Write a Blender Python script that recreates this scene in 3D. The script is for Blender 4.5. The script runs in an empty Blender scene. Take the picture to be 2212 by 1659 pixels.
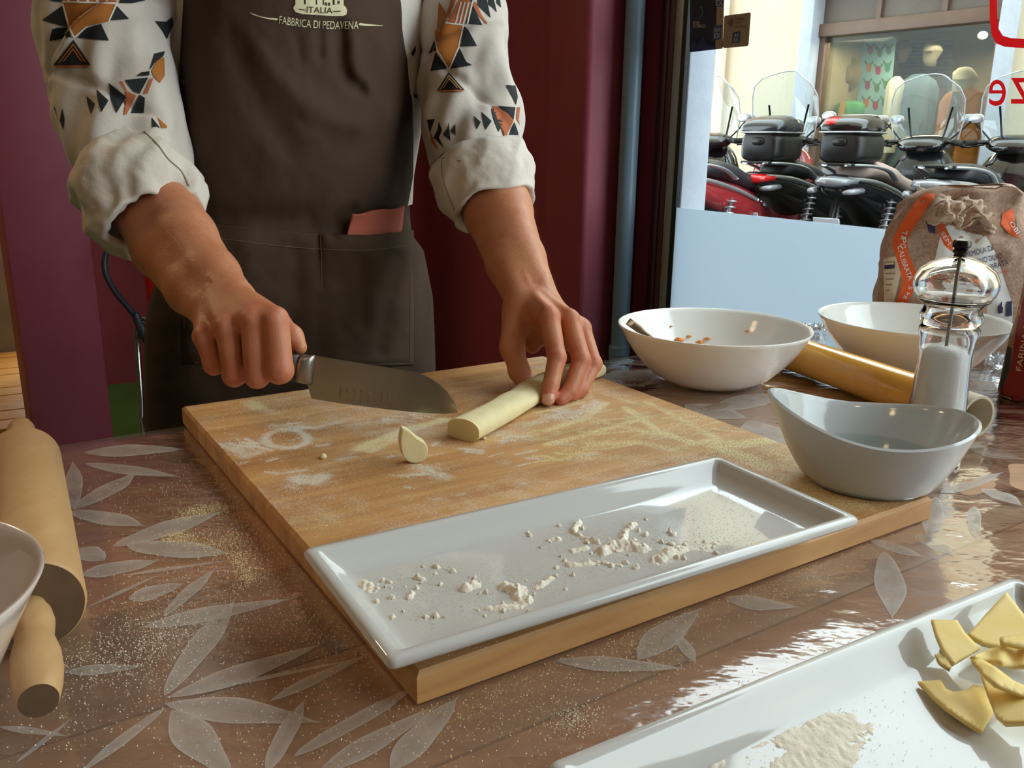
import bpy, bmesh, math, random
import numpy as np
from mathutils import Vector, Matrix, noise as mnoise
from mathutils.bvhtree import BVHTree
random.seed(7); RNG = np.random.default_rng(11)

# ------------------------------------------------------------------ camera
F_PX, PITCH, ROLL = 1848.6, math.radians(15.548), math.radians(0.758)
TABLE_Z, BOARD_Z = 0.76, 0.7806
CAM = np.array([0.0, 0.0, BOARD_Z + 0.30])
_fw = np.array([0, math.cos(PITCH), -math.sin(PITCH)])
_up = np.array([0, math.sin(PITCH), math.cos(PITCH)])
_rt = np.array([1.0, 0, 0])
FW = _fw
RT = math.cos(ROLL) * _rt + math.sin(ROLL) * _up
UP = -math.sin(ROLL) * _rt + math.cos(ROLL) * _up

def ray(x, y):
    return FW + RT * (x - 1106) / F_PX - UP * (y - 829.5) / F_PX
def P(x, y, d):                       # photo direction at a distance known from what the thing touches
    return CAM + ray(x, y) * d
def onz(x, y, z=TABLE_Z):             # photo direction cut with a horizontal surface
    r = ray(x, y)
    return CAM + r * (z - CAM[2]) / r[2]
def onplane(x, y, pt, n):
    r = ray(x, y)
    return CAM + r * (np.dot(np.array(pt) - CAM, n) / np.dot(r, n))

scene = bpy.context.scene
COL = scene.collection
cam_data = bpy.data.cameras.new('camera')
cam_data.sensor_width = 36.0
cam_data.lens = 36.0 * F_PX / 2212
cam_data.clip_start = 0.02
cam = bpy.data.objects.new('camera', cam_data)
COL.objects.link(cam)
cam.matrix_world = Matrix(((RT[0], UP[0], -FW[0], CAM[0]), (RT[1], UP[1], -FW[1], CAM[1]),
                           (RT[2], UP[2], -FW[2], CAM[2]), (0, 0, 0, 1)))
scene.camera = cam
scene.view_settings.view_transform = 'Standard'
scene.view_settings.look = 'None'
scene.view_settings.gamma = 1.0
scene.view_settings.use_curve_mapping = False
scene.view_settings.exposure = -0.04

# ------------------------------------------------------------------ sky, sun, window portal
world = bpy.data.worlds.new('sky'); scene.world = world
world.use_nodes = True
bg = world.node_tree.nodes['Background']
bg.inputs['Color'].default_value = (0.88, 0.935, 1.0, 1)
bg.inputs['Strength'].default_value = 7.0

sun_d = bpy.data.lights.new('sun', 'SUN'); sun_d.energy = 2.0; sun_d.angle = math.radians(2)
sun_d.color = (1.0, 0.93, 0.80)
sun = bpy.data.objects.new('sun', sun_d); COL.objects.link(sun)
sun.rotation_euler = Vector((0.50, 0.25, -0.83)).to_track_quat('-Z', 'Y').to_euler()

WN = np.array([0.875, 0.485, 0.0]); WN /= np.linalg.norm(WN)     # outward normal of the window wall
WD = np.array([-WN[1], WN[0], 0.0])                              # along the window wall, away from the camera
WOFF = 1.47
def W(s, z, o=0.0):                   # s along the window wall, z up, o outward from the glass
    p = WN * (WOFF + o) + WD * s
    return np.array([p[0], p[1], z])
def winpx(x, y, o=0.0):
    return onplane(x, y, W(0, 0, o), WN)

portal_d = bpy.data.lights.new('window_portal', 'AREA'); portal_d.shape = 'RECTANGLE'
portal_d.size = 3.6; portal_d.size_y = 2.2
portal_d.cycles.is_portal = True
portal = bpy.data.objects.new('window_portal', portal_d); COL.objects.link(portal)
pc = W(-0.03, 1.5, 0.06)
portal.matrix_world = Matrix(((WD[0], 0, WN[0], pc[0]), (WD[1], 0, WN[1], pc[1]), (0, 1, 0, pc[2]), (0, 0, 0, 1)))

# ------------------------------------------------------------------ helpers
def lin(c):
    out = []
    for v in c[:3]:
        v = v / 255.0
        out.append(v / 12.92 if v <= 0.04045 else ((v + 0.055) / 1.055) ** 2.4)
    return (*out, 1.0)

MATS = {}
def N(nt, t, **kw):
    n = nt.nodes.new(t)
    for k, v in kw.items():
        if k in n.inputs: n.inputs[k].default_value = v
        else: setattr(n, k, v)
    return n
def M(name, col, rough=0.5, metal=0.0, spec=0.5, vary=None, bump=None, coat=0.0, trans=0.0, ior=1.45,
      sheen=0.0, sss=0.0, stretch=None, rot=0.0, emit=None, weave=None):
    """Principled material; vary=(scale, colour2, contrast), bump=(scale, strength, distance)."""
    if name in MATS: return MATS[name]
    m = bpy.data.materials.new(name); m.use_nodes = True; MATS[name] = m
    nt = m.node_tree; b = nt.nodes['Principled BSDF']
    b.inputs['Base Color'].default_value = lin(col)
    b.inputs['Roughness'].default_value = rough
    b.inputs['Metallic'].default_value = metal
    b.inputs['Specular IOR Level'].default_value = spec
    b.inputs['IOR'].default_value = ior
    b.inputs['Coat Weight'].default_value = coat
    b.inputs['Coat Roughness'].default_value = 0.05
    b.inputs['Transmission Weight'].default_value = trans
    b.inputs['Sheen Weight'].default_value = sheen
    if sss:
        b.inputs['Subsurface Weight'].default_value = sss
        b.inputs['Subsurface Radius'].default_value = (0.012, 0.005, 0.003)
        b.inputs['Subsurface Scale'].default_value = 1.0
    if emit:
        b.inputs['Emission Color'].default_value = lin(emit[0]); b.inputs['Emission Strength'].default_value = emit[1]
    tc = N(nt, 'ShaderNodeTexCoord'); mp = N(nt, 'ShaderNodeMapping')
    nt.links.new(tc.outputs['Object'], mp.inputs['Vector'])
    mp.inputs['Rotation'].default_value = (0, 0, rot)
    if stretch: mp.inputs['Scale'].default_value = stretch
    if vary:
        nz = N(nt, 'ShaderNodeTexNoise', Scale=vary[0], Detail=6.0, Roughness=0.6)
        nt.links.new(mp.outputs[0], nz.inputs['Vector'])
        rp = N(nt, 'ShaderNodeValToRGB')
        c = vary[2] if len(vary) > 2 else 0.25
        rp.color_ramp.elements[0].position = 0.5 - c; rp.color_ramp.elements[1].position = 0.5 + c
        rp.color_ramp.elements[0].color = lin(col); rp.color_ramp.elements[1].color = lin(vary[1])
        nt.links.new(nz.outputs['Fac'], rp.inputs[0]); nt.links.new(rp.outputs[0], b.inputs['Base Color'])
    if bump or weave:
        bp = N(nt, 'ShaderNodeBump')
        if weave:
            w1 = N(nt, 'ShaderNodeTexNoise', Scale=weave[0], Detail=2.0)
            nt.links.new(tc.outputs['Object'], w1.inputs['Vector'])
            bp.inputs['Strength'].default_value = weave[1]; bp.inputs['Distance'].default_value = weave[2]
            nt.links.new(w1.outputs['Fac'], bp.inputs['Height'])
        else:
            nz2 = N(nt, 'ShaderNodeTexNoise', Scale=bump[0], Detail=5.0)
            nt.links.new(mp.outputs[0], nz2.inputs['Vector'])
            bp.inputs['Strength'].default_value = bump[1]; bp.inputs['Distance'].default_value = bump[2]
            nt.links.new(nz2.outputs['Fac'], bp.inputs['Height'])
        nt.links.new(bp.outputs[0], b.inputs['Normal'])
    return m

def clear_mat(name, tint=(255, 255, 255), rough=0.02, refl=1.0, ior=1.5, haze=0.0, hazecol=(255, 255, 255), bump=None):
    """Thin clear sheet: straight-through light plus Fresnel reflection (and an optional diffuse haze)."""
    if name in MATS: return MATS[name]
    m = bpy.data.materials.new(name); m.use_nodes = True; MATS[name] = m
    nt = m.node_tree; nt.nodes.clear()
    out = N(nt, 'ShaderNodeOutputMaterial'); tr = N(nt, 'ShaderNodeBsdfTransparent', Color=lin(tint))
    gl = N(nt, 'ShaderNodeBsdfGlossy', Roughness=rough)
    F0 = ((ior - 1) / (ior + 1)) ** 2                     # Schlick reflectance, the same from both sides of the sheet
    fr = N(nt, 'ShaderNodeLayerWeight', Blend=0.5); pw = N(nt, 'ShaderNodeMath', operation='POWER'); pw.inputs[1].default_value = 5.0
    nt.links.new(fr.outputs['Facing'], pw.inputs[0])
    mul = N(nt, 'ShaderNodeMath', operation='MULTIPLY_ADD'); mul.inputs[1].default_value = refl * (1 - F0); mul.inputs[2].default_value = refl * F0; mul.use_clamp = True
    nt.links.new(pw.outputs[0], mul.inputs[0])
    mix = N(nt, 'ShaderNodeMixShader'); nt.links.new(mul.outputs[0], mix.inputs[0])
    base = tr
    if haze > 0:
        df = N(nt, 'ShaderNodeBsdfDiffuse', Color=lin(hazecol)); tl = N(nt, 'ShaderNodeBsdfTranslucent', Color=lin(hazecol))
        ad = N(nt, 'ShaderNodeMixShader'); ad.inputs[0].default_value = 0.5
        nt.links.new(df.outputs[0], ad.inputs[1]); nt.links.new(tl.outputs[0], ad.inputs[2])
        mh = N(nt, 'ShaderNodeMixShader'); mh.inputs[0].default_value = haze
        nt.links.new(tr.outputs[0], mh.inputs[1]); nt.links.new(ad.outputs[0], mh.inputs[2]); base = mh
    nt.links.new(base.outputs[0], mix.inputs[1]); nt.links.new(gl.outputs[0], mix.inputs[2])
    if bump:
        tc = N(nt, 'ShaderNodeTexCoord'); nz = N(nt, 'ShaderNodeTexNoise', Scale=bump[0], Detail=4.0)
        mp = N(nt, 'ShaderNodeMapping'); mp.inputs['Rotation'].default_value = (0, 0, bump[3]); mp.inputs['Scale'].default_value = bump[4]
        nt.links.new(tc.outputs['Object'], mp.inputs[0]); nt.links.new(mp.outputs[0], nz.inputs['Vector'])
        bp = N(nt, 'ShaderNodeBump'); bp.inputs['Strength'].default_value = bump[1]; bp.inputs['Distance'].default_value = bump[2]
        nt.links.new(nz.outputs['Fac'], bp.inputs['Height'])
        nt.links.new(bp.outputs[0], gl.inputs['Normal']); nt.links.new(bp.outputs[0], fr.inputs['Normal'])
    nt.links.new(mix.outputs[0], out.inputs['Surface'])
    return m

LOC = {}
def thing(name, loc, label=None, cat=None, group=None, rotz=0.0):
    o = bpy.data.objects.new(name, None); COL.objects.link(o)
    o.empty_display_size = 0.05
    o.location = [float(v) for v in loc]; o.rotation_euler = (0, 0, rotz)
    LOC[o.name] = np.array(loc, float)
    tag(o, label, cat, group); return o
def tag(o, label=None, cat=None, group=None, kind=None):
    if label: o['label'] = label
    if cat: o['category'] = cat
    if group: o['group'] = group
    if kind: o['kind'] = kind
    return o
def mesh_obj(name, verts, faces, mat, parent=None, smooth=True, loc=None, local=False):
    """verts in world coordinates unless local (then in the parent's frame)."""
    verts = np.asarray(verts, float)
    if parent is not None:
        off = np.zeros(3) if local else np.zeros(3) + getp(parent)
    else:
        off = np.array(loc if loc is not None else (0, 0, 0), float)
    if not local: verts = verts - off
    me = bpy.data.meshes.new(name)
    me.from_pydata(verts.tolist(), [], [list(map(int, f)) for f in faces])
    me.update()
    if smooth: me.shade_smooth()
    if mat is not None: me.materials.append(mat)
    o = bpy.data.objects.new(name, me); COL.objects.link(o)
    if parent is not None: o.parent = parent
    else:
        if not local: o.location = off.tolist()
    LOC[o.name] = (getp(parent) if parent is not None else off)
    return o
def getp(o): return LOC[o.name]
def bm_obj(name, bm, mat, parent=None, smooth=False, loc=None, local=False):
    v = [tuple(x.co) for x in bm.verts]; bm.verts.index_update()
    f = [[y.index for y in x.verts] for x in bm.faces]; bm.free()
    return mesh_obj(name, v, f, mat, parent, smooth, loc, local)
def autosmooth(o, ang=40):
    me = o.data; me.shade_smooth()
    bm = bmesh.new(); bm.from_mesh(me)
    for e in bm.edges:
        if len(e.link_faces) == 2 and e.calc_face_angle(0) > math.radians(ang): e.smooth = False
    bm.to_mesh(me); bm.free(); return o

def box_vf(c, s, R=None, bevel=0.0, seg=2):
    bm = bmesh.new(); bmesh.ops.create_cube(bm, size=1.0)
    for v in bm.verts: v.co = Vector((v.co.x * s[0], v.co.y * s[1], v.co.z * s[2]))
    if bevel > 0:
        bmesh.ops.bevel(bm, geom=bm.edges[:], offset=bevel, segments=seg, affect='EDGES', profile=0.5)
    vs = np.array([v.co[:] for v in bm.verts]); bm.verts.index_update()
    fs = [[v.index for v in f.verts] for f in bm.faces]; bm.free()
    if R is not None: vs = vs @ np.asarray(R).T
    return vs + np.array(c, float), fs
def frame(e1, e2=None):
    e1 = np.array(e1, float); e1 /= np.linalg.norm(e1)
    e3 = np.array([0, 0, 1.0]) if e2 is None else np.cross(e1, e2)
    e3 = e3 / np.linalg.norm(e3); e2 = np.cross(e3, e1); e2 /= np.linalg.norm(e2); e3 = np.cross(e1, e2)
    return np.array([e1, e2, e3]).T
def join(*parts):
    V, Fs, n = [], [], 0
    for v, f in parts:
        V.append(np.asarray(v, float)); Fs += [[i + n for i in q] for q in f]; n += len(v)
    return np.concatenate(V), Fs
def grid_faces(nu, nv, wrap_u=False, wrap_v=False):
    f = []
    for i in range(nu if wrap_u else nu - 1):
        for j in range(nv if wrap_v else nv - 1):
            a, b = i * nv + j, ((i + 1) % nu) * nv + j
            c, d = ((i + 1) % nu) * nv + (j + 1) % nv, i * nv + (j + 1) % nv
            f.append([a, b, c, d])
    return f
def lathe_vf(prof, seg=64, c=(0, 0, 0), close=False):
    """prof [(r, z)...] revolved about z."""
    V = []
    for k in range(seg):
        a = 2 * math.pi * k / seg
        for r, z in prof: V.append((c[0] + r * math.cos(a), c[1] + r * math.sin(a), c[2] + z))
    return np.array(V), grid_faces(seg, len(prof), wrap_u=True, wrap_v=close)
def smooth_path(pts, n):
    pts = np.array(pts, float)
    if len(pts) == 2:
        t = np.linspace(0, 1, n)[:, None]; return pts[0] * (1 - t) + pts[1] * t
    seg = np.r_[0, np.cumsum(np.linalg.norm(np.diff(pts[:, :3], axis=0), axis=1))]
    ts = np.linspace(0, seg[-1], n)
    m = np.gradient(pts, seg, axis=0)
    out = []
    for t in ts:
        i = min(np.searchsorted(seg, t, 'right') - 1, len(seg) - 2); h = seg[i + 1] - seg[i]; s = (t - seg[i]) / h
        out.append((2*s**3-3*s**2+1)*pts[i] + (s**3-2*s**2+s)*h*m[i] + (-2*s**3+3*s**2)*pts[i+1] + (s**3-s**2)*h*m[i+1])
    return np.array(out)
def tube_vf(path, r, seg=12, caps=True, ref=None):
    """path Nx3, r scalar / per-point / per-point (ra, rb)."""
    path = np.array(path, float); n = len(path)
    r = np.array(r, float)
    if r.ndim == 0: r = np.full((n, 2), float(r))
    elif r.ndim == 1: r = np.c_[r, r]
    T = np.gradient(path, axis=0); T /= np.linalg.norm(T, axis=1)[:, None] + 1e-12
    a = np.array(ref, float) if ref is not None else (np.array([0, 0, 1.0]) if abs(T[0][2]) < 0.9 else np.array([1.0, 0, 0]))
    V = []
    for i in range(n):
        a = a - T[i] * np.dot(a, T[i]); a /= np.linalg.norm(a); b = np.cross(T[i], a)
        for k in range(seg):
            th = 2 * math.pi * k / seg
            V.append(path[i] + a * r[i][0] * math.cos(th) + b * r[i][1] * math.sin(th))
    f = grid_faces(n, seg, wrap_v=True); f = [q[::-1] for q in f]
    if caps: f.append(list(range(seg - 1, -1, -1))); f.append([(n - 1) * seg + k for k in range(seg)]); f[-2] = f[-2][::-1]; f[-1] = f[-1][::-1]
    return np.array(V), f
def loft_vf(secs, seg=24, power=2.4, caps=True):
    """secs: (x, zc, half_width_y, half_height_z[, yc]) superellipse sections along local x."""
    V = []
    for s in secs:
        x, zc, w, h = s[:4]; yc = s[4] if len(s) > 4 else 0
        for k in range(seg):
            t = 2 * math.pi * k / seg; c, sn = math.cos(t), math.sin(t)
            V.append((x, yc + w * math.copysign(abs(c) ** (2 / power), c), zc + h * math.copysign(abs(sn) ** (2 / power), sn)))
    n = len(secs); f = grid_faces(n, seg, wrap_v=True)
    f = [q[::-1] for q in f]
    if caps: f.append(list(range(seg))[::-1]); f.append([(n - 1) * seg + k for k in range(seg)])
    return np.array(V), f
def nz3(p, s=1.0, o=0): return mnoise.noise(Vector((p[0] * s + o, p[1] * s + 3.1 * o, p[2] * s - o)))

def fill_poly(poly, step):
    """2D polygon -> fine triangulation (verts Nx2, faces)."""
    bm = bmesh.new(); vs = [bm.verts.new((float(x), float(y), 0)) for x, y in poly]
    f = bm.faces.new(vs); bmesh.ops.triangulate(bm, faces=[f])
    for _ in range(7):
        es = [e for e in bm.edges if e.calc_length() > step]
        if not es: break
        bmesh.ops.subdivide_edges(bm, edges=es, cuts=1)
        bmesh.ops.triangulate(bm, faces=bm.faces[:])
    bm.verts.index_update()
    v = np.array([x.co[:2] for x in bm.verts]); fc = [[q.index for q in x.verts] for x in bm.faces]; bm.free()
    return v, fc
def bvh_of(*objs):
    V, Fs = join(*[(np.array([v.co[:] for v in o.data.vertices]) + LOC[o.name], [list(p.vertices) for p in o.data.polygons]) for o in objs])
    return BVHTree.FromPolygons([Vector(v) for v in V], Fs)
def project(v2, bvh, off):
    """drop 2D photo points onto the surface that carries the print."""
    out = []
    last = None
    for x, y in v2:
        r = Vector(ray(x, y)); r.normalize()
        h = bvh.ray_cast(Vector(CAM), r)
        if h[0] is None:
            g = Vector(CAM) + r * (last if last else 1.2); h2 = bvh.find_nearest(g); pnt = h2[0]
        else: pnt = h[0]; last = h[3]
        out.append(np.array(pnt - r * off))
    return np.array(out)
def print_px(name, poly, bvh, mat, parent, off=0.0006, step=9):
    v, f = fill_poly(poly, step)
    return mesh_obj(name, project(v, bvh, off), f, mat, parent)
_tc = {}
def text_vf(s, bold=False):
    key = s
    if key in _tc: return _tc[key]
    cu = bpy.data.curves.new('text_tmp', 'FONT'); cu.body = s; cu.resolution_u = 4
    ob = bpy.data.objects.new('text_tmp', cu); COL.objects.link(ob)
    bpy.context.view_layer.update()
    me = ob.to_mesh(); v = np.array([x.co[:2] for x in me.vertices]); f = [list(p.vertices) for p in me.polygons]
    ob.to_mesh_clear(); bpy.data.objects.remove(ob); bpy.data.curves.remove(cu)
    v = v - v.min(0); _tc[key] = (v / v.max(0), f, v.max(0)[0] / v.max(0)[1])
    return _tc[key]
def text_on_line(s, p0, p1, h, arc=0.0):
    """text in photo px: baseline p0->p1, height h (up is -y); returns verts, faces."""
    v, f, _ = text_vf(s); p0, p1 = np.array(p0, float), np.array(p1, float); d = p1 - p0
    nrm = np.array([d[1], -d[0]]) / np.linalg.norm(d)
    bow = arc * 4 * v[:, :1] * (1 - v[:, :1])
    return p0 + v[:, :1] * d + (v[:, 1:] * h - bow) * nrm, f

# ---- signed-distance modelling for hands and dough
class SDF:
    def __init__(self, h): self.h = h; self.pr = []
    def cone(self, a, b, ra, rb, k=0.006, sub=False): self.pr.append((np.array(a, float), np.array(b, float), ra, rb, k, sub)); return self
    def chain(self, pts, rad, k=0.006):
        for i in range(len(pts) - 1): self.cone(pts[i], pts[i + 1], rad[i], rad[i + 1], k)
        return self
    def mesh(self):
        A = np.array([np.minimum(p[0], p[1]) - max(p[2], p[3]) - 0.01 for p in self.pr if not p[5]]).min(0)
        B = np.array([np.maximum(p[0], p[1]) + max(p[2], p[3]) + 0.01 for p in self.pr if not p[5]]).max(0)
        h = self.h; n = np.ceil((B - A) / h).astype(int) + 1
        G = np.full(n, 0.03, np.float32)
        for a, b, ra, rb, k, sub in self.pr:
            m = max(ra, rb) + 0.015 + k
            i0 = np.maximum(((np.minimum(a, b) - m - A) / h).astype(int), 0); i1 = np.minimum(((np.maximum(a, b) + m - A) / h).astype(int) + 1, n)
            if (i1 <= i0).any(): continue
            X = [A[q] + h * np.arange(i0[q], i1[q]) for q in range(3)]
            px = X[0][:, None, None] - a[0]; py = X[1][None, :, None] - a[1]; pz = X[2][None, None, :] - a[2]
            d = b - a; L = max(np.dot(d, d), 1e-12)
            t = np.clip((px * d[0] + py * d[1] + pz * d[2]) / L, 0, 1)
            dist = np.sqrt((px - t * d[0]) ** 2 + (py - t * d[1]) ** 2 + (pz - t * d[2]) ** 2) - (ra + (rb - ra) * t)
            sl = tuple(slice(i0[q], i1[q]) for q in range(3)); g = G[sl]
            if sub:
                hh = np.clip(0.5 - 0.5 * (g + dist) / k, 0, 1); G[sl] = g * (1 - hh) - dist * hh + k * hh * (1 - hh)
            else:
                hh = np.clip(0.5 + 0.5 * (g - dist) / k, 0, 1); G[sl] = g * (1 - hh) + dist * hh - k * hh * (1 - hh)
        return surface_nets(G, A, h)
def surface_nets(G, A, h):
    s = G < 0; nx, ny, nz = G.shape
    cnt = np.zeros((nx - 1, ny - 1, nz - 1), np.int8)
    acc = np.zeros((nx - 1, ny - 1, nz - 1, 3)); num = np.zeros((nx - 1, ny - 1, nz - 1))
    for dx in (0, 1):
        for dy in (0, 1):
            for dz in (0, 1): cnt += s[dx:nx - 1 + dx, dy:ny - 1 + dy, dz:nz - 1 + dz]
    act = (cnt > 0) & (cnt < 8)
    idx = np.argwhere(act); I = tuple(idx.T)
    corners = [(a, b, c) for a in (0, 1) for b in (0, 1) for c in (0, 1)]
    pos = np.zeros((len(idx), 3)); w = np.zeros(len(idx))
    for c0 in corners:
        for ax in range(3):
            if c0[ax]: continue
            c1 = list(c0); c1[ax] = 1
            g0 = G[I[0] + c0[0], I[1] + c0[1], I[2] + c0[2]]; g1 = G[I[0] + c1[0], I[1] + c1[1], I[2] + c1[2]]
            cr = (g0 < 0) != (g1 < 0); t = np.where(cr, g0 / np.where(cr, g0 - g1, 1), 0)
            p = np.zeros((len(idx), 3)) + np.array(c0); p[:, ax] += t
            pos += p * cr[:, None]; w += cr
    V = A + h * (idx + pos / w[:, None])
    vid = np.full(act.shape, -1, np.int64); vid[I] = np.arange(len(idx))
    F = []
    for ax in range(3):
        o = [q for q in range(3) if q != ax]
        sl0 = [slice(None)] * 3; sl1 = [slice(None)] * 3
        sl0[ax] = slice(0, -1); sl1[ax] = slice(1, None)
        a, b = s[tuple(sl0)], s[tuple(sl1)]
        e = np.argwhere(a != b)
        e = e[(e[:, o[0]] > 0) & (e[:, o[1]] > 0) & (e[:, o[0]] < G.shape[o[0]] - 1) & (e[:, o[1]] < G.shape[o[1]] - 1)]
        q = []
        for d0, d1 in ((-1, -1), (0, -1), (0, 0), (-1, 0)):
            c = e.copy(); c[:, o[0]] += d0; c[:, o[1]] += d1; q.append(vid[c[:, 0], c[:, 1], c[:, 2]])
        q = np.array(q).T; flip = a[e[:, 0], e[:, 1], e[:, 2]]
        if ax == 1: flip = ~flip
        q[~flip] = q[~flip][:, ::-1]
        F += q.tolist()
    return V, F
def relax(V, F, it=2, lam=0.5):
    """light Laplacian smoothing."""
    e = np.array([(q[i], q[(i + 1) % len(q)]) for q in F for i in range(len(q))])
    for _ in range(it):
        S = np.zeros_like(V); c = np.zeros(len(V))
        np.add.at(S, e[:, 0], V[e[:, 1]]); np.add.at(c, e[:, 0], 1); np.add.at(S, e[:, 1], V[e[:, 0]]); np.add.at(c, e[:, 1], 1)
        V = V + lam * (S / c[:, None] - V)
    return V
# ================================================================== THE SETTING
PURPLE = (150, 66, 82)
m_purple = M('purple_paint', PURPLE, 0.55, vary=(9, (138, 58, 74), 0.3), bump=(60, 0.15, 0.002))
m_dark = M('dark_maroon', (64, 24, 18), 0.5, vary=(6, (54, 19, 15), 0.3), bump=(40, 0.15, 0.002))
m_green = M('green_floor_paint', (70, 118, 58), 0.45, vary=(5, (60, 104, 50), 0.25), bump=(30, 0.1, 0.002))
m_olive = M('olive_concrete', (128, 134, 106), 0.85, vary=(7, (104, 108, 86), 0.25), bump=(25, 0.4, 0.004))
m_ceil = M('ceiling_white', (214, 204, 188), 0.9, bump=(30, 0.1, 0.002))
m_frame = M('frame_maroon', (82, 42, 46), 0.45, vary=(20, (70, 36, 40), 0.3))
m_alu = M('aluminium_strip', (168, 168, 160), 0.4, metal=0.6)
m_rubber = M('black_rubber', (22, 24, 24), 0.6)
m_glass = clear_mat('window_glass', (246, 252, 250), 0.0, 0.8, 1.5)

def T3(t, s, z):                       # room frame: t along the window normal, s along the window wall
    p = WN * t + WD * s
    return np.array([p[0], p[1], z])
RF = frame(WN)                          # columns WN, WD, Z
def rbox(name, t0, t1, s0, s1, z0, z1, mat, parent=None, bevel=0.0, smooth=False, seg=2):
    v, f = box_vf(T3((t0 + t1) / 2, (s0 + s1) / 2, (z0 + z1) / 2), (t1 - t0, s1 - s0, z1 - z0), RF, bevel, seg)
    o = mesh_obj(name, v, f, mat, parent, smooth, loc=T3((t0 + t1) / 2, (s0 + s1) / 2, z0) if parent is None else None)
    if bevel: autosmooth(o)
    return o
def S(o): return tag(o, kind='structure')
CEIL = 2.8
S(rbox('floor', -4.6, WOFF + .3, -2.7, 5.0, -0.1, 0.0, m_green))
S(rbox('ceiling', -4.6, WOFF + .3, -2.7, 5.0, CEIL, CEIL + .1, m_ceil))
S(rbox('wall_back', 0.03, WOFF + .3, 4.2, 4.3, 0, CEIL, m_purple))
S(rbox('wall_left', -4.6, 0.03, 4.87, 5.0, 0, CEIL, m_olive))
S(rbox('wall_side', -4.6, -4.5, -2.6, 4.87, 0, CEIL, m_olive))
S(rbox('wall_front', -4.5, WOFF + .3, -2.7, -2.6, 0, CEIL, M('cream_wall', (190, 176, 150), 0.8, bump=(30, 0.2, 0.003))))
# the window wall: solid beyond the frame, riser below, header above, pier on the near side
wr = S(rbox('wall_right', WOFF, WOFF + .10, 1.875, 4.2, 0, CEIL, m_purple))
rbox('riser', WOFF, WOFF + .3, -1.9, 1.875, 0, 0.36, m_purple, wr)
rbox('header', WOFF, WOFF + .3, -1.9, 1.875, 2.56, CEIL, m_purple, wr)
rbox('pier', WOFF, WOFF + .3, -2.6, -1.9, 0, CEIL, m_purple, wr)
w1 = S(rbox('window_1', WOFF - .012, WOFF + .03, 1.819, 1.875, 0.36, 2.56, m_frame, bevel=.004))
rbox('frame_ridge', WOFF - .018, WOFF - .012, 1.838, 1.852, 0.36, 2.56, m_frame, w1, bevel=.003)
rbox('frame_jamb', WOFF - .05, WOFF + .03, -1.9, -1.83, 0.36, 2.56, m_frame, w1, bevel=.004)
rbox('frame_sill', WOFF - .05, WOFF + .03, -1.83, 1.819, 0.36, 0.42, m_frame, w1, bevel=.004)
rbox('frame_head', WOFF - .05, WOFF + .03, -1.83, 1.819, 2.50, 2.56, m_frame, w1, bevel=.004)
rbox('metal_strip', WOFF - .010, WOFF + .01, 1.791, 1.819, 0.42, 2.50, m_alu, w1, bevel=.002)
rbox('gasket', WOFF - .008, WOFF + .008, 1.776, 1.791, 0.42, 2.50, m_rubber, w1, bevel=.003)
rbox('glass_pane', WOFF - .003, WOFF + .003, -1.83, 1.776, 0.42, 2.50, m_glass, w1)
m_film = M('frosted_film', (232, 240, 246), 0.6, trans=0.0, vary=(1.5, (226, 236, 246), 0.3))
nt = m_film.node_tree; b = nt.nodes['Principled BSDF']; out = nt.nodes['Material Output']
tl = N(nt, 'ShaderNodeBsdfTranslucent', Color=lin((226, 238, 250))); mx = N(nt, 'ShaderNodeMixShader'); mx.inputs[0].default_value = 0.62
nt.links.new(b.outputs[0], mx.inputs[1]); nt.links.new(tl.outputs[0], mx.inputs[2]); nt.links.new(mx.outputs[0], out.inputs[0])
fl = rbox('frosted_film', WOFF - .0055, WOFF - .0035, -1.83, 1.775, 0.42, 0.932, m_film, w1)
fl['label'] = 'pale frosted film on the lower glass'

# pilaster, pipe, left pillar, dark two-part panel on the back wall
S(rbox('trim_1', WOFF - .183, WOFF, 1.945, 2.15, 0, CEIL, m_purple, bevel=.016, seg=4))
pp = P(1343, 640, 2.36)
m_pipe = M('grey_blue_pipe', (112, 132, 150), 0.35, vary=(8, (100, 120, 138), 0.3))
pipe = thing('drain_pipe', (pp[0], pp[1], 0), 'vertical grey-blue plastic drain pipe beside the window frame', 'pipe')
v, f = lathe_vf([(.0245, 0), (.0245, CEIL)], 40, (pp[0], pp[1], 0)); mesh_obj('pipe_tube', v, f, m_pipe, pipe)
zj = onplane(1340, 757, pp, FW * np.array([1, 1, 0]))[2]
v, f = lathe_vf([(.0246, -.05), (.0285, -.048), (.0285, -.012), (.030, -.010), (.030, .012), (.0275, .016), (.0246, .018)], 40, (pp[0], pp[1], zj))
autosmooth(mesh_obj('pipe_collar', v, f, m_pipe, pipe), 30)
a, b_ = P(72, 920, 2.8), P(243, 920, 2.8); mid = (a + b_) / 2; e = (b_ - a); e[2] = 0; wd = np.linalg.norm(e)
dep = .22; r0 = ray(72, 920); az = math.atan2(r0[1], r0[0]) + math.radians(5)        # its left flank just shows
back = np.array([math.cos(az), math.sin(az), 0]); Rp = frame((back[1], -back[0], 0)); rb_ = ray(243, 920)
w_ = np.linalg.solve(np.array([[Rp[0, 0], -rb_[0]], [Rp[1, 0], -rb_[1]]]), (CAM - a)[:2])[0]      # width so that the right edge falls on its ray
mid = a + Rp[:, 0] * w_ / 2; wd = w_
v, f = box_vf((mid[0], mid[1], CEIL / 2) + Rp[:, 1] * dep / 2, (wd, dep, CEIL), Rp, .004, 2)
S(autosmooth(mesh_obj('pillar', v, f, m_purple, loc=(mid[0], mid[1], 0))))
def backpx(x, y, s=4.2): return onplane(x, y, T3(0, s, 0), WD)
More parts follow.
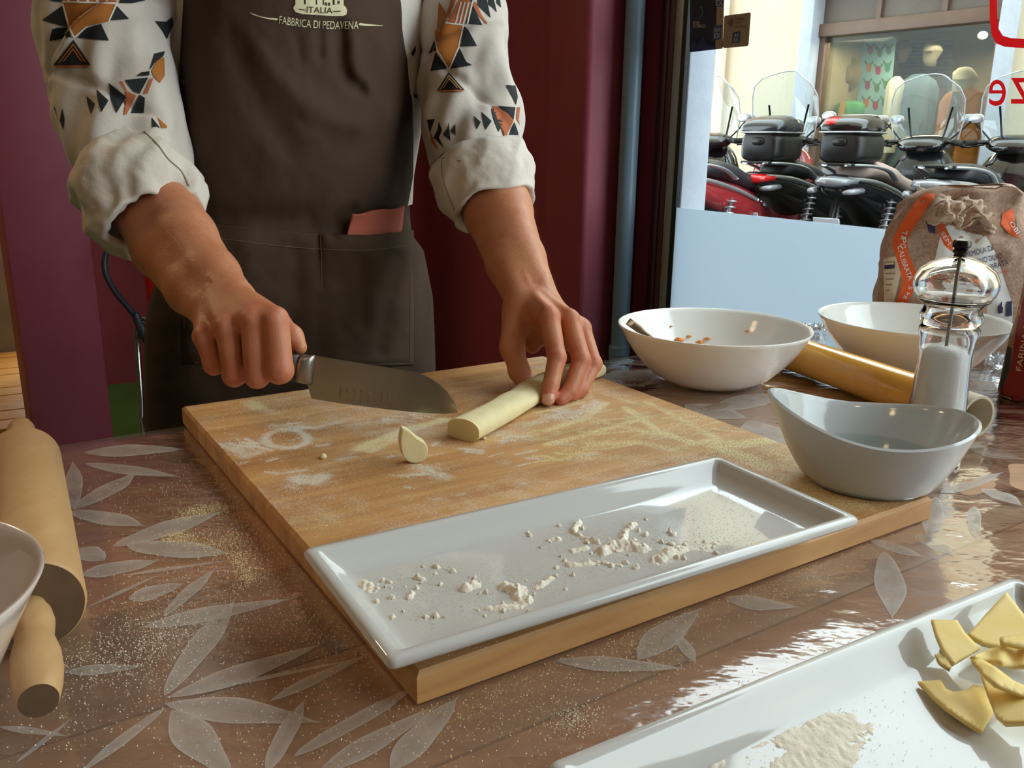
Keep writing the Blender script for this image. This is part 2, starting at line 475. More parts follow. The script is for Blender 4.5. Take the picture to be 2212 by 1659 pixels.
t0, t1 = np.dot(backpx(860, 600), WN), np.dot(backpx(1300, 600), WN); tm = np.dot(backpx(1156, 300), WN)
d1 = S(rbox('dark_panel_1', t0 - .06, WOFF, 4.17, 4.2, 0, 2.75, m_dark))  # flat panel in a darker maroon than the purple back wall around it
rbox('panel_leaf', t0, tm - .012, 4.13, 4.17, 0.01, 2.7, m_dark, d1, bevel=.004)
rbox('panel_leaf', tm + .012, t1 + .1, 4.13, 4.17, 0.01, 2.7, m_dark, d1, bevel=.004)

# wooden platform of boards at the foot of the olive wall
m_plank = M('yellow_pine', (196, 150, 74), 0.5, vary=(9, (168, 122, 56), 0.25), stretch=(1, 6, 6), rot=-0.5, bump=(30, 0.2, 0.002))
pf = thing('wood_platform', T3(-.6, 4.2, 0), 'low platform of yellow pine boards against the olive wall', 'platform')
rbox('platform_frame', -1.6, -.03, 3.5, 4.85, 0, .035, m_plank, pf)
for i in range(11):
    s0 = 3.5 + i * .1225
    off = .35 * (i % 2)
    for (ta, tb) in ((-1.6, -.78 + off * .5), (-.775 + off * .5, -.03)):
        rbox('plank', ta, tb - .004, s0, s0 + .118, .036, .058 + .002 * (i % 3), m_plank, pf, bevel=.003)

# chrome-legged chair frame with a black cable beside the pillar
m_chrome = M('chrome', (200, 204, 200), 0.12, metal=1.0)
m_cable = M('black_hose', (30, 36, 44), 0.45)
q = P(300, 800, 2.5)
ch = thing('chrome_stand', (q[0], q[1], 0), 'bent chrome tube stand with a black cable behind the man', 'stand')
path = smooth_path([P(306, 905, 2.5), P(304, 850, 2.5), P(298, 760, 2.5), P(297, 715, 2.5), P(303, 692, 2.5), P(320, 690, 2.5), P(345, 720, 2.5), P(350, 800, 2.5)], 50)
base0 = path[0].copy(); base0[2] = 0.0
v, f = tube_vf(np.vstack([[base0], path]), .0085, 14); mesh_obj('chrome_tube', v, f, m_chrome, ch)
v, f = tube_vf(smooth_path([P(252, 520, 2.48), P(230, 545, 2.48), P(226, 580, 2.48), P(245, 625, 2.48), P(275, 662, 2.48), P(298, 690, 2.48)], 40), .0085, 12)
mesh_obj('cable', v, f, m_cable, ch)
v, f = tube_vf(smooth_path([P(291, 677, 2.479), P(303, 705, 2.479), P(318, 738, 2.479), P(325, 755, 2.479)], 12), [.0115] * 4 + [.014] * 4 + [.012] * 4, 14); mesh_obj('cable_sleeve', v, f, m_cable, ch)
v, f = lathe_vf([(0, .006), (.16, .006), (.165, 0), (.16, -.0), (0, 0)], 40, (base0[0], base0[1], 0.0)); mesh_obj('foot_plate', v, f, m_chrome, ch)
v, f = tube_vf([P(272, 500, 2.7), P(275, 566, 2.7)], .008, 12); 
hk = mesh_obj('wall_hook', v, f, m_chrome, loc=P(275, 566, 2.7)); tag(hk, 'short steel rod hanging beside the black cable', 'rod')
q = P(322, 600, 2.9)
rd = mesh_obj('red_tank', *lathe_vf([(0, 0), (.06, 0), (.062, .004), (.062, q[2] + .26), (.055, q[2] + .29), (.02, q[2] + .32), (.018, q[2] + .36), (0, q[2] + .36)], 32, (q[0] + .05, q[1], 0)), M('red_enamel', (176, 26, 20), 0.35), loc=(q[0] + .05, q[1], 0))
tag(rd, 'tall red cylinder standing behind the brown apron', 'cylinder')

# ------------------------------------------------------------------ ceiling lamps (warm)
m_lampw = M('lamp_housing', (230, 226, 218), 0.5)
def lamp(t, s, power, where, size=.26):
    p = T3(t, s, CEIL - .06)
    L = thing('ceiling_lamp', (p[0], p[1], CEIL - .06), 'round warm ceiling lamp ' + where, 'lamp', 'warm ceiling lamps')
    v, f = lathe_vf([(0, .06), (size * .62, .06), (size * .62, 0), (size * .58, 0), (size * .56, .02), (0, .02)], 40, p); autosmooth(mesh_obj('housing', v, f, m_lampw, L))
    d = bpy.data.lights.new('lamp_light', 'AREA'); d.shape = 'DISK'; d.size = size * 1.1; d.energy = power; d.color = (1.0, 0.66, 0.36)
    o = bpy.data.objects.new('lamp_light', d); COL.objects.link(o); o.parent = L; o.location = (0, 0, .012)
lamp(-1.0, -.2, 3.8, 'over the seat before the table'); lamp(-.9, 1.6, 2.5, 'beside the purple pillar'); lamp(-1.2, 3.1, 24, 'over the yellow pine platform'); lamp(.3, -1.2, 3.8, 'before the cream wall')
# ================================================================== THE STREET OUTSIDE
FN = np.array([math.sin(math.radians(130)), -math.cos(math.radians(130)), 0]); FD = np.array([-FN[1], FN[0], 0]); FOFF = 6.9
FR = frame(FN)
def FP(o, s, z): p = FN * (FOFF + o) + FD * s; return np.array([p[0], p[1], z])
def fpx(x, y, o=0.0): return onplane(x, y, FP(o, 0, 0), FN)
def fs(x, y=150, o=0.0): return float(np.dot(fpx(x, y, o), FD))
def fbox(name, o0, o1, s0, s1, z0, z1, mat, parent=None, bevel=0.0):
    s0, s1 = min(s0, s1), max(s0, s1)
    v, f = box_vf(FP((o0 + o1) / 2, (s0 + s1) / 2, (z0 + z1) / 2), (o1 - o0, s1 - s0, z1 - z0), FR, bevel)
    o = mesh_obj(name, v, f, mat, parent, False, loc=FP((o0 + o1) / 2, (s0 + s1) / 2, z0) if parent is None else None)
    if bevel: autosmooth(o)
    return o
m_plaster = M('cream_plaster', (212, 202, 180), 0.9, vary=(1.6, (200, 188, 162), 0.3), bump=(14, 0.3, 0.006))
m_orangewall = M('apricot_plaster', (226, 182, 138), 0.9, vary=(2, (214, 168, 124), 0.3), bump=(14, 0.3, 0.006))
m_stone = M('grey_stone', (176, 184, 196), 0.85, vary=(12, (160, 168, 182), 0.3), bump=(24, 0.5, 0.006))
m_brown = M('brown_shop_frame', (112, 92, 82), 0.55, vary=(5, (98, 78, 70), 0.3))
m_asph = M('asphalt', (96, 96, 98), 0.9, bump=(80, 0.5, 0.004), vary=(10, (80, 80, 84), 0.3))
v, f = box_vf(WN * 6.2 + WD * 2 + np.array([0, 0, .05]), (9.0, 16, .1), RF); S(mesh_obj('pavement', v, f, m_asph, smooth=False, loc=(4, 4, 0)))
sL, sA, sB, sC, sD = fs(1730, 150), fs(1757, 150), fs(2152, 150), fs(2185, 150), fs(1540, 300)
zl = fpx(1950, 62)[2]; zsill = 0.25; TOP = 5.0
wf = S(fbox('wall_facade', 0, .3, sL, sD, 0, TOP, m_plaster))
fbox('wall_pier', 0, .3, -7, sC, 0, TOP, m_plaster, wf)
fbox('wall_upper', 0, .3, sC, sL, zl + .75, TOP, m_plaster, wf)
fbox('wall_neighbour', 0.02, .3, sD, 9, 0, TOP, m_orangewall, wf)
fbox('stone_jamb', -.08, .3, sA, sL, 0, zl + .75, m_stone, wf, .01)
fbox('stone_jamb', -.08, .3, sC, sB, 0, zl + .75, m_stone, wf, .01)
fbox('stone_plinth', -.06, 0, -7, sC, -.01, fpx(2190, 392)[2], M('pale_plinth', (206, 210, 218), 0.85, bump=(20, .3, .004)), wf, .01)
dpx = fpx(1552, 200, -.06)
v, f = lathe_vf([(.045, 0), (.045, TOP)], 20, (dpx[0], dpx[1], 0)); mesh_obj('downpipe', v, f, M('pink_downpipe', (228, 200, 186), 0.6), wf)
w2 = S(fbox('window_2', .05, .14, sA, sA - .05, zsill, zl, m_brown))
fbox('frame_jamb', .05, .14, sB, sB + .06, zsill, zl, m_brown, w2, .006)
fbox('frame_lintel', .02, .14, sA, sB, zl, zl + .10, m_brown, w2, .006)
fbox('frame_sill', .02, .14, sA, sB, zsill - .25, zsill, m_brown, w2, .006)
fbox('transom_panel', .08, .12, sA, sB, zl + .10, zl + .42, M('grey_brown_panel', (108, 100, 94), 0.6, vary=(4, (92, 84, 80), .3)), w2)
for x in (1890, 2032): fbox('transom_bar', .05, .12, fs(x, 30) - .02, fs(x, 30) + .02, zl + .10, zl + .42, m_brown, w2)
fbox('glass_pane', .085, .092, sA - .05, sB + .06, zsill, zl, clear_mat('shop_glass', (240, 242, 238), 0.0, 0.35, 1.5), w2)
sg = fbox('shop_sign', -.16, .02, sA, sB, zl + .42, zl + .75, M('sign_board', (150, 150, 146), 0.6, vary=(5, (136, 136, 134), .3)), None, .01)
tag(sg, 'grey shop sign board with golden flourishes over the shop window', 'sign')
m_gold = M('gold_paint', (190, 160, 96), 0.5)
for i in range(6):
    c = FP(-.168, sA - .18 - i * .13, zl + .56 + .02 * (i % 2))
    pts = [c + FD * (.055 * math.cos(a) * (1 + .3 * math.sin(2 * a))) + np.array([0, 0, .05 * math.sin(a * 2 + i)]) for a in np.linspace(0, 2 * math.pi, 24)]
    v, f = tube_vf(pts, .010, 6); mesh_obj('gold_flourish', v, f, m_gold, sg)
# the shop's own room behind the glass
m_shop = M('shop_wall', (160, 146, 112), 0.85, vary=(3, (140, 126, 96), .3))
sr = S(fbox('wall_shop', 1.55, 1.65, sC, sL, 0, zl + .2, m_shop))
fbox('shop_side', .15, 1.55, sA, sA + .08, 0, zl + .2, m_shop, sr); fbox('shop_side', .15, 1.55, sB - .08, sB, 0, zl + .2, m_shop, sr)
fbox('shop_floor', .15, 1.55, sB, sA, zsill - .25, zsill - .2, M('shop_wood', (130, 100, 70), .6), sr); fbox('shop_ceiling', .15, 1.55, sB, sA, zl + .15, zl + .2, m_shop, sr)
fbox('cupboard', 1.3, 1.55, fs(1795, 200, 1.3), fs(1850, 200, 1.3), zsill - .2, fpx(1800, 110, 1.3)[2], M('cupboard_wood', (128, 98, 68), .6), sr)
# poster with small cactus pictures
def flat_on(o, poly, name, mat, parent=None):
    v = [fpx(x, y, o) for x, y in poly]; return mesh_obj(name, v, [list(range(len(v)))], mat, parent, False)
po = [fpx(x, y, .75) for x, y in ((1862, 85), (1935, 82), (1918, 262), (1846, 262))]; cpo = sum(po) / 4
ps = thing('poster', (cpo[0], cpo[1], po[3][2]), 'pale turquoise poster of small coloured potted cacti in the shop window', 'poster')
vv = np.array(po + [p + FN * .01 for p in po]); mesh_obj('sheet', vv, [[0, 1, 2, 3], [7, 6, 5, 4], [0, 4, 5, 1], [1, 5, 6, 2], [2, 6, 7, 3], [3, 7, 4, 0]], M('poster_paper', (150, 190, 190), .7), ps, False)
cc = [(150, 70, 110), (70, 100, 150), (90, 130, 90), (190, 120, 70), (170, 60, 80), (80, 140, 110)]
k = 0
for r in range(4):
    for c in range(3):
        cx, cy = 1880 + c * 20 - r * 3, 108 + r * 38 + 6 * (c % 2); col = cc[k % 6]; k += 1
        mm = M('cactus_ink_%d' % (k % 6), col, .7)
        body = [(cx + 6 * math.cos(a), cy + 10 * math.sin(a)) for a in np.linspace(0, 2 * math.pi, 14)[:-1]]
        flat_on(.747, body, 'cactus_print', mm, ps)
        for sgn in (-1, 1): flat_on(.746, [(cx + sgn * 3, cy - 8), (cx + sgn * 8, cy - 16), (cx + sgn * 10, cy - 12), (cx + sgn * 5, cy - 5)], 'cactus_print', M('cactus_ink_2', cc[2], .7), ps)
# straw hat hanging
hp = fpx(1826, 162, .6); Rh = frame(FD, -FN)
def disc_profile(prof, c, axis, seg=40):
    v, f = lathe_vf(prof, seg); ax = np.array(axis, float); ax /= np.linalg.norm(ax)
    e1 = np.cross([0, 0, 1.0], ax); e1 /= np.linalg.norm(e1); e2 = np.cross(ax, e1)
    return v @ np.array([e1, e2, ax]) + np.array(c), f
v, f = disc_profile([(0, .075), (.07, .072), (.088, .055), (.092, .0), (.148, .004), (.154, -.004), (.148, -.008), (.08, -.012), (0, .06)], hp, -FN)
ht = mesh_obj('straw_hat', v, f, M('straw', (132, 116, 82), .8, vary=(60, (108, 94, 64), .3)), loc=hp); tag(ht, 'round straw hat hanging in the shop window', 'hat')
# coats, caps and heads on stands
def coat(name, cx, y0, y1, wpx, o, col, label, col2=None):
    top = fpx(cx, y0, o); bot = fpx(cx, y1, o); H = top[2] - bot[2]; wm = wpx / F_PX * np.dot(top - CAM, FW) / 2
    r = thing(name, (bot[0], bot[1], bot[2]), label, 'garment'); V = []
    lv = [(0, .32, .2), (.06, .8, .6), (.14, 1.0, .8), (.35, .96, .85), (.6, .98, .9), (.85, 1.06, 1.0), (1.0, 1.1, 1.0)]
    for t, a, b in lv:
        for kk in range(40):
            th = 2 * math.pi * kk / 40; rr = 1 + .05 * math.sin(th * 7 + t * 3)
            V.append(top + FD * (wm * a * rr * math.cos(th)) + FN * (.13 * b * rr * math.sin(th)) - np.array([0, 0, H * t]))
    f = [q[::-1] for q in grid_faces(len(lv), 40, wrap_v=True)]
    mesh_obj('coat_body', V, f, M(name + '_cloth', col, .85, bump=(20, .3, .01)), r)
    if col2:
        pl = [top + FD * (x * wm) - FN * (.118 + .02 * t) - np.array([0, 0, H * t]) for x, t in ((-.22, .05), (.22, .05), (.30, .5), (.1, .95), (-.12, .95))]
        mesh_obj('lining', pl, [[0, 1, 2, 3, 4]], M(name + '_lining', col2, .85), r, False)
    return r
coat('tan_coat', 2085, 188, 420, 100, .55, (176, 112, 48), 'tan open coat on a dummy in the shop window', (74, 60, 46))
coat('dark_coat', 1782, 112, 330, 44, .7, (84, 78, 76), 'dark grey coat hanging at the edge of the shop window')
coat('blue_dress', 1985, 160, 400, 90, .8, (92, 110, 120), 'blue grey dress on a dummy in the shop window')
coat('green_jumper', 1838, 218, 285, 60, .42, (70, 130, 80), 'folded green and ochre jumper on the shop shelf', (190, 140, 60))
coat('striped_top', 1938, 165, 330, 34, .7, (200, 196, 178), 'cream striped top hanging beside the turquoise poster')
def cap(cx, cy, rpx, o, col, label):
    c = fpx(cx, cy, o); r = rpx / F_PX * np.dot(c - CAM, FW)
    v, f = lathe_vf([(0, r * .95), (r * .5, r * .85), (r * .85, r * .5), (r, 0), (r * .96, -r * .1), (r * .7, -r * .9), (r * .5, -r * 1.6), (0, -r * 1.6)], 28, c)
    v = v + np.array([FD * r * .12 * math.sin(5 * q[2] * 9) for q in v])
    bm_ = [c + FD * r * (.6 * math.cos(a)) - FN * r * (.9 + .7 * math.sin(a)) - np.array([0, 0, r * .15]) for a in np.linspace(0, math.pi, 12)]
    h = thing('cap', c - np.array([0, 0, r * 1.6]), label, 'cap'); mesh_obj('cap_crown', v, f, M('cap_%d' % cx, col, .85, vary=(30, tuple(int(q * .8) for q in col), .3)), h)
    mesh_obj('cap_peak', bm_, [list(range(12))], M('cap_%d' % cx, col), h, False)
cap(2083, 170, 26, .55, (206, 196, 168), 'cream cap on the dummy in the tan coat'); cap(2013, 110, 20, .9, (150, 140, 118), 'beige cap on the upper shelf before the dark slats'); cap(1952, 105, 18, .9, (104, 84, 70), 'brown cap on the upper shelf beside the poster')
sl_d = bpy.data.lights.new('shop_light', 'AREA'); sl_d.shape = 'RECTANGLE'; sl_d.size = 1.6; sl_d.size_y = .5; sl_d.energy = 26; sl_d.color = (1, .86, .66)
sl_o = bpy.data.objects.new('shop_light', sl_d); COL.objects.link(sl_o); sl_o.location = FP(.6, (sA + sB) / 2, zl - .04).tolist()
# dark slatted blind
bl = thing('slatted_blind', fpx(2000, 200, 1.1), 'dark slatted blind at the back of the shop', 'blind')
for i in range(14):
    y = 85 + i * 8; a = fpx(1945, y, 1.1); c = fpx(2058, y, 1.1); mid = (a + c) / 2
    v, f = box_vf(mid, (.012, np.linalg.norm(c - a), .022), FR, 0); mesh_obj('slat', v, f, M('blind_slate', (52, 58, 66), .6), bl, False)
# two round shop spotlights
for i, (x, y) in enumerate(((1796, 103), (2123, 76))):
    c = fpx(x, y, .45); h = thing('shop_spotlight', c, ('lit shop spotlight above the straw hat', 'lit shop spotlight above the tan coat')[i], 'spotlight')
    v, f = disc_profile([(0, -.05), (.03, -.045), (.045, 0), (.04, .004), (.036, 0)], c, (-.3, -.5, -.5)); mesh_obj('spot_housing', v, f, M('spot_grey', (120, 120, 118), .5), h)
    v, f = disc_profile([(0, .001), (.036, .001)], c, (-.3, -.5, -.5)); mesh_obj('bulb_face', v, f, M('spot_glow', (255, 250, 220), .5, emit=((255, 244, 200), 3.0)), h)

S(rbox('wall_sky_block', WOFF - .3, WOFF + .3, -9, 10, CEIL + .11, 10.0, m_plaster))  # unseen wall added above the room to keep sky light off the facade
# ------------------------------------------------------------------ exterior stone reveal of our own window
rv = S(rbox('trim_2', WOFF + .004, WOFF + .088, 1.77, 1.874, 0, CEIL, m_stone, bevel=.006))

# ------------------------------------------------------------------ marks on the glass
RED = M('red_vinyl', (206, 24, 30), 0.5)
nt = RED.node_tree; tl = N(nt, 'ShaderNodeBsdfTranslucent', Color=lin((225, 20, 28))); mx = N(nt, 'ShaderNodeMixShader'); mx.inputs[0].default_value = .32
nt.links.new(nt.nodes['Principled BSDF'].outputs[0], mx.inputs[1]); nt.links.new(tl.outputs[0], mx.inputs[2]); nt.links.new(mx.outputs[0], nt.nodes['Material Output'].inputs[0])
def glass_poly(name, poly, mat, o, parent=None, step=40):
    v, f = fill_poly(poly, step); w = np.array([winpx(x, y, o) for x, y in v])
    return mesh_obj(name, w, f, mat, parent, False, loc=w.mean(0) if parent is None else None)
def rounded_band(outer, inner): return outer + inner[::-1]
A_ = [(2137, -60), (2138, 40), (2142, 75), (2152, 94), (2170, 101), (2212, 104), (2300, 106)]
B_ = [(2153, -60), (2154, 30), (2157, 62), (2166, 77), (2182, 82), (2212, 84), (2300, 86)]
lg = glass_poly('window_lettering', A_ + B_[::-1], RED, -.006); tag(lg, 'red vinyl rounded frame stuck on the window glass', 'lettering')
def glass_text(s, box, o, mat, parent, mirror=True, name='letter'):
    v, f, _ = text_vf(s); x0, y0, x1, y1 = box
    vx = (1 - v[:, 0]) if mirror else v[:, 0]
    w = np.array([winpx(x0 + a * (x1 - x0), y1 - b * (y1 - y0), o) for a, b in zip(vx, v[:, 1])])
    return mesh_obj(name, w, f, mat, parent, False, loc=w.mean(0) if parent is None else None)
lt = glass_text('e', (2136, 172, 2173, 229), -.006, RED, None); tag(lt, 'red vinyl letter e seen from behind on the glass', 'lettering')
lt = glass_text('z', (2184, 168, 2226, 224), -.006, RED, None); tag(lt, 'red vinyl letter z seen from behind on the glass', 'lettering')
m_navy = M('navy_sticker', (28, 30, 62), .6, vary=(8, (24, 22, 44), .3)); m_tan = M('tan_sticker', (150, 130, 112), .7); m_amex = M('blue_badge', (44, 66, 120), .6); m_pale = M('sticker_print', (190, 186, 190), .7); m_ink = M('sticker_ink', (66, 50, 56), .7)
st = glass_poly('sticker', [(1491, -80), (1567, -80), (1561, 105), (1490, 113)], m_navy, -.008); tag(st, 'navy blue sticker with pale lettering on the window edge', 'sticker')
glass_poly('sticker_edge', [(1552, -80), (1567, -80), (1560, 104), (1545, 106)], m_tan, -.0085, st)
glass_poly('badge', [(1541, 56), (1559, 53), (1557, 84), (1539, 88)], m_amex, -.009, st)
glass_poly('badge', [(1542, -8), (1563, -11), (1561, 14), (1548, 15)], m_amex, -.009, st)
glass_text('AM', (1543, 60, 1556, 70), -.0094, m_pale, st, False); glass_text('EX', (1543, 72, 1556, 82), -.0094, m_pale, st, False); glass_text('EX', (1547, 0, 1561, 12), -.0094, m_pale, st, False)
glass_text('HOME', (1497, 46, 1511, 53), -.009, m_pale, st, False); glass_text('FLORENCE', (1497, 53, 1524, 60), -.009, m_pale, st, False)
glass_poly('sky_line', [(1493, 111), (1494, 98), (1501, 86), (1506, 96), (1512, 90), (1520, 78), (1527, 96), (1543, 100), (1543, 107)], M('sticker_blue', (36, 52, 104), .6), -.0088, st)
pts = [(1512, 14), (1518, 16), (1520, 24), (1518, 34), (1512, 42)]
glass_poly('swirl', pts + [(1509, 42), (1515, 33), (1517, 24), (1515, 19), (1511, 17)], M('sticker_green', (60, 90, 80), .6), -.009, st)
s2 = glass_poly('sticker', [(1566, 34), (1619, 27), (1622, 29), (1617, 97), (1613, 100), (1564, 104), (1561, 101), (1564, 37)], m_tan, -.008); tag(s2, 'tan contactless payment sticker with wave symbol on the window', 'sticker')
glass_poly('badge', [(1583, 70), (1599, 67), (1597, 92), (1581, 93)], m_amex, -.009, s2)
glass_text('AM', (1586, 72, 1596, 80), -.0094, m_pale, s2, False); glass_text('EX', (1585, 82, 1595, 90), -.0094, m_pale, s2, False)
for i in range(4):
    R_ = 3 + i * 3.4; arc = [(1570 + R_ * math.cos(a), 50 + 1.15 * R_ * math.sin(a) - .6 * i) for a in np.linspace(-.75, .75, 9)]; arc2 = [(1570 + (R_ - 1.5) * math.cos(a), 50 + 1.15 * (R_ - 1.5) * math.sin(a) - .6 * i) for a in np.linspace(.75, -.75, 9)]
    glass_poly('contactless_wave', arc + arc2, m_ink, -.009, s2)
for i, (s_, w_) in enumerate((('Contactless', 22), ('Payment', 14), ('Contactless', 24))): glass_text(s_, (1587, 38 + i * 8, 1587 + w_, 43 + i * 8), -.009, m_ink, s2, False)
# ================================================================== SCOOTERS
m_blackpl = M('black_plastic', (13, 14, 16), 0.42); m_glossblk = M('gloss_black', (15, 16, 18), 0.12, coat=.6)
m_seatblk = M('seat_vinyl', (40, 41, 46), 0.5, bump=(120, .2, .001)); m_seattan = M('tan_seat', (170, 150, 142), 0.55, bump=(120, .2, .001))
m_silver = M('silver_paint', (176, 180, 186), 0.3, metal=.7); m_grey = M('graphite_paint', (44, 47, 52), 0.25, metal=.5, coat=.5)
m_redp = M('red_paint', (146, 44, 48), 0.2, coat=.7); m_tyre = M('tyre', (24, 24, 25), .8); m_redl = M('red_lens', (190, 20, 24), .15, coat=.6)
m_screen = clear_mat('windscreen', (226, 236, 240), 0.0, 1.4, 1.5, haze=.12); m_edge = M('screen_edge', (168, 174, 180), .3); m_plate = M('white_plate', (214, 222, 236), .4)
m_smoke = M('smoked_lens', (120, 124, 130), .1, coat=.8)
def scooter(px, py, d, heading, label, paint, seatm, box=True, boxlid=None, shield=True, zoff=0.10, scale=1.0, boxred=False, lens=None):
    g = P(px, py, d); h = math.radians(heading)
    r = thing('scooter', (g[0], g[1], zoff), label, 'scooter', None, h)
    LOC[r.name] = np.zeros(3)
    def add(name, vf, mat, parent=r, smooth=True, auto=None):
        o = mesh_obj(name, vf[0], vf[1], mat, parent, smooth, local=True)
        if auto: autosmooth(o, auto)
        return o
    # wheels
    for x, R_ in ((.12, .26), (1.42, .27)):
        ang = np.linspace(0, 2 * math.pi, 41)[:-1]
        pts = [(x + (R_ - .05) * math.cos(a), 0, R_ + (R_ - .05) * math.sin(a)) for a in ang]; pts.append(pts[0])
        w = add('wheel', tube_vf(pts, .052, 12, False, ref=(0, 1, 0)), m_tyre)
        add('rim', join(*[tube_vf([(x, 0, R_), (x + (R_ - .06) * math.cos(a), 0, R_ + (R_ - .06) * math.sin(a))], [.022, .012], 8) for a in np.linspace(0, 2 * math.pi, 7)[:-1]], tube_vf([(x + (R_ - .09) * math.cos(a), 0, R_ + (R_ - .09) * math.sin(a)) for a in np.linspace(0, 2 * math.pi, 33)], .014, 8, False, ref=(0, 1, 0)), tube_vf([(x, -.06, R_), (x, .06, R_)], .04, 16)), m_grey, w)
    # tail fairing, sweeping up to the rear
    add('tail_fairing', loft_vf([(-.34, .80, .03, .025), (-.28, .79, .09, .05), (-.12, .755, .14, .075), (.08, .71, .165, .10), (.30, .66, .17, .12), (.52, .60, .165, .13), (.68, .52, .15, .12), (.74, .47, .10, .08)], 32, 2.8), paint)
    add('under_tail', loft_vf([(-.30, .745, .05, .025), (-.12, .70, .09, .04), (.1, .64, .11, .06), (.35, .54, .12, .10), (.6, .42, .12, .12)], 24, 2.6), m_blackpl)
    tl = add('tail_light', loft_vf([(-.372, .79, .05, .018), (-.34, .795, .10, .03), (-.24, .80, .135, .035)], 20, 2.4), lens or m_smoke)
    for s in (-1, 1):
        add('indicator', loft_vf([(-.36, .735, .02, .012, s * .11), (-.30, .74, .035, .02, s * .13), (-.22, .745, .03, .02, s * .14)], 14, 2.2), m_smoke)
        add('side_trim', tube_vf(smooth_path([(-.30, s * .10, .815), (-.1, s * .155, .80), (.2, s * .18, .74), (.5, s * .175, .66)], 16), [(.012, .006)] * 16, 8), m_silver)
    # seat
    add('seat', loft_vf([(-.06, .84, .09, .03), (0, .86, .13, .05), (.14, .855, .15, .06), (.30, .825, .155, .06), (.40, .795, .15, .055), (.55, .765, .135, .055), (.72, .745, .11, .05), (.80, .73, .07, .03)], 32, 2.8), seatm)
    # grab rail / carrier
    for s in (-1, 1): add('grab_rail', tube_vf(smooth_path([(.22, s * .17, .80), (.05, s * .185, .86), (-.15, s * .15, .89), (-.30, s * .07, .895)], 18), [(.010, .02)] * 18, 10), m_silver)
    add('carrier', box_vf((-.14, 0, .897), (.30, .22, .018), None, .006), m_blackpl, smooth=False)
    # hugger mudguard, plate, shocks, swingarm
    add('mudguard', loft_vf([(-.20, .46, .07, .012), (-.24, .36, .075, .012), (-.30, .26, .08, .012)], 16, 2.6), m_blackpl)
    add('number_plate', box_vf((-.315, 0, .50), (.008, .17, .17), frame((1, 0, .35)), .004), m_plate, smooth=False)
    add('plate_holder', tube_vf([(-.22, 0, .70), (-.262, 0, .58), (-.27, 0, .50)], [(.03, .02)] * 3, 10), m_blackpl)
    for s in (-1, 1):
        t = np.linspace(0, 1, 160); a0, a1 = np.array((.10, s * .165, .36)), np.array((.20, s * .165, .68)); ax = (a1 - a0); L = np.linalg.norm(ax); ax /= L; e1 = np.array((0, 1.0, 0)); e2 = np.cross(ax, e1)
        pts = [a0 + ax * L * q + .032 * (e1 * math.cos(q * 2 * math.pi * 9) + e2 * math.sin(q * 2 * math.pi * 9)) for q in t]
        sh = add('shock_absorber', tube_vf([a0, a1], .014, 10), m_silver); add('spring', tube_vf(pts, .0065, 6), m_silver, sh)
    add('engine', loft_vf([(-.02, .28, .05, .06, .11), (.1, .28, .07, .09, .11), (.4, .30, .09, .12, .08), (.62, .34, .08, .10, .04)], 20, 3), m_blackpl)
    add('exhaust', loft_vf([(-.25, .34, .045, .05, -.2), (-.22, .33, .06, .065, -.2), (.2, .28, .06, .065, -.2), (.3, .26, .03, .03, -.18)], 20, 2), m_grey)
    # floorboard, leg shield, front fairing
    add('floorboard', loft_vf([(.62, .36, .16, .05), (.8, .30, .18, .04), (1.0, .30, .18, .05), (1.08, .40, .17, .08)], 20, 3.2), m_blackpl)
    add('leg_shield', loft_vf([(1.00, .62, .20, .30), (1.06, .66, .235, .34), (1.14, .70, .225, .32), (1.26, .68, .17, .24), (1.38, .62, .08, .13)], 28, 2.6), paint)
    add('front_mudguard', loft_vf([(1.18, .42, .06, .06), (1.30, .53, .075, .035), (1.42, .56, .075, .03), (1.58, .50, .07, .035), (1.68, .40, .05, .04)], 20, 2.6), paint)
    for s in (-1, 1): add('fork', tube_vf([(1.42, s * .085, .27), (1.30, s * .085, .62)], .02, 10), m_silver)
    # handlebar group
    add('handlebar_cover', loft_vf([(.92, 1.0, .06, .03), (.96, 1.02, .14, .05), (1.04, 1.035, .19, .06), (1.12, 1.04, .15, .055), (1.20, 1.02, .07, .03)], 24, 2.5), m_glossblk)
    for s in (-1, 1):
        hb = add('handlebar', tube_vf(smooth_path([(1.05, s * .10, 1.03), (1.02, s * .18, 1.045), (.97, s * .25, 1.04)], 10), .014, 10), m_blackpl)
        add('grip', tube_vf([(.985, s * .225, 1.042), (.93, s * .31, 1.035)], .0185, 12), m_tyre, hb)
        add('brake_lever', tube_vf(smooth_path([(1.03, s * .19, 1.03), (1.04, s * .25, 1.02), (1.0, s * .33, 1.01)], 10), .006, 6), m_blackpl, hb)
        mr = add('mirror', tube_vf(smooth_path([(1.06, s * .17, 1.06), (1.07, s * .24, 1.13), (1.06, s * .29, 1.18)], 12), .006, 8), m_blackpl)
        e = frame((1, s * .12, -.05)); v, f = loft_vf([(-.003, 0, .050, .028), (.0, 0, .055, .032), (.012, 0, .045, .025), (.018, 0, .018, .010)], 24, 2.3); add('mirror_glass', (v @ e.T + np.array((1.06, s * .32, 1.20)), f), m_silver, mr)
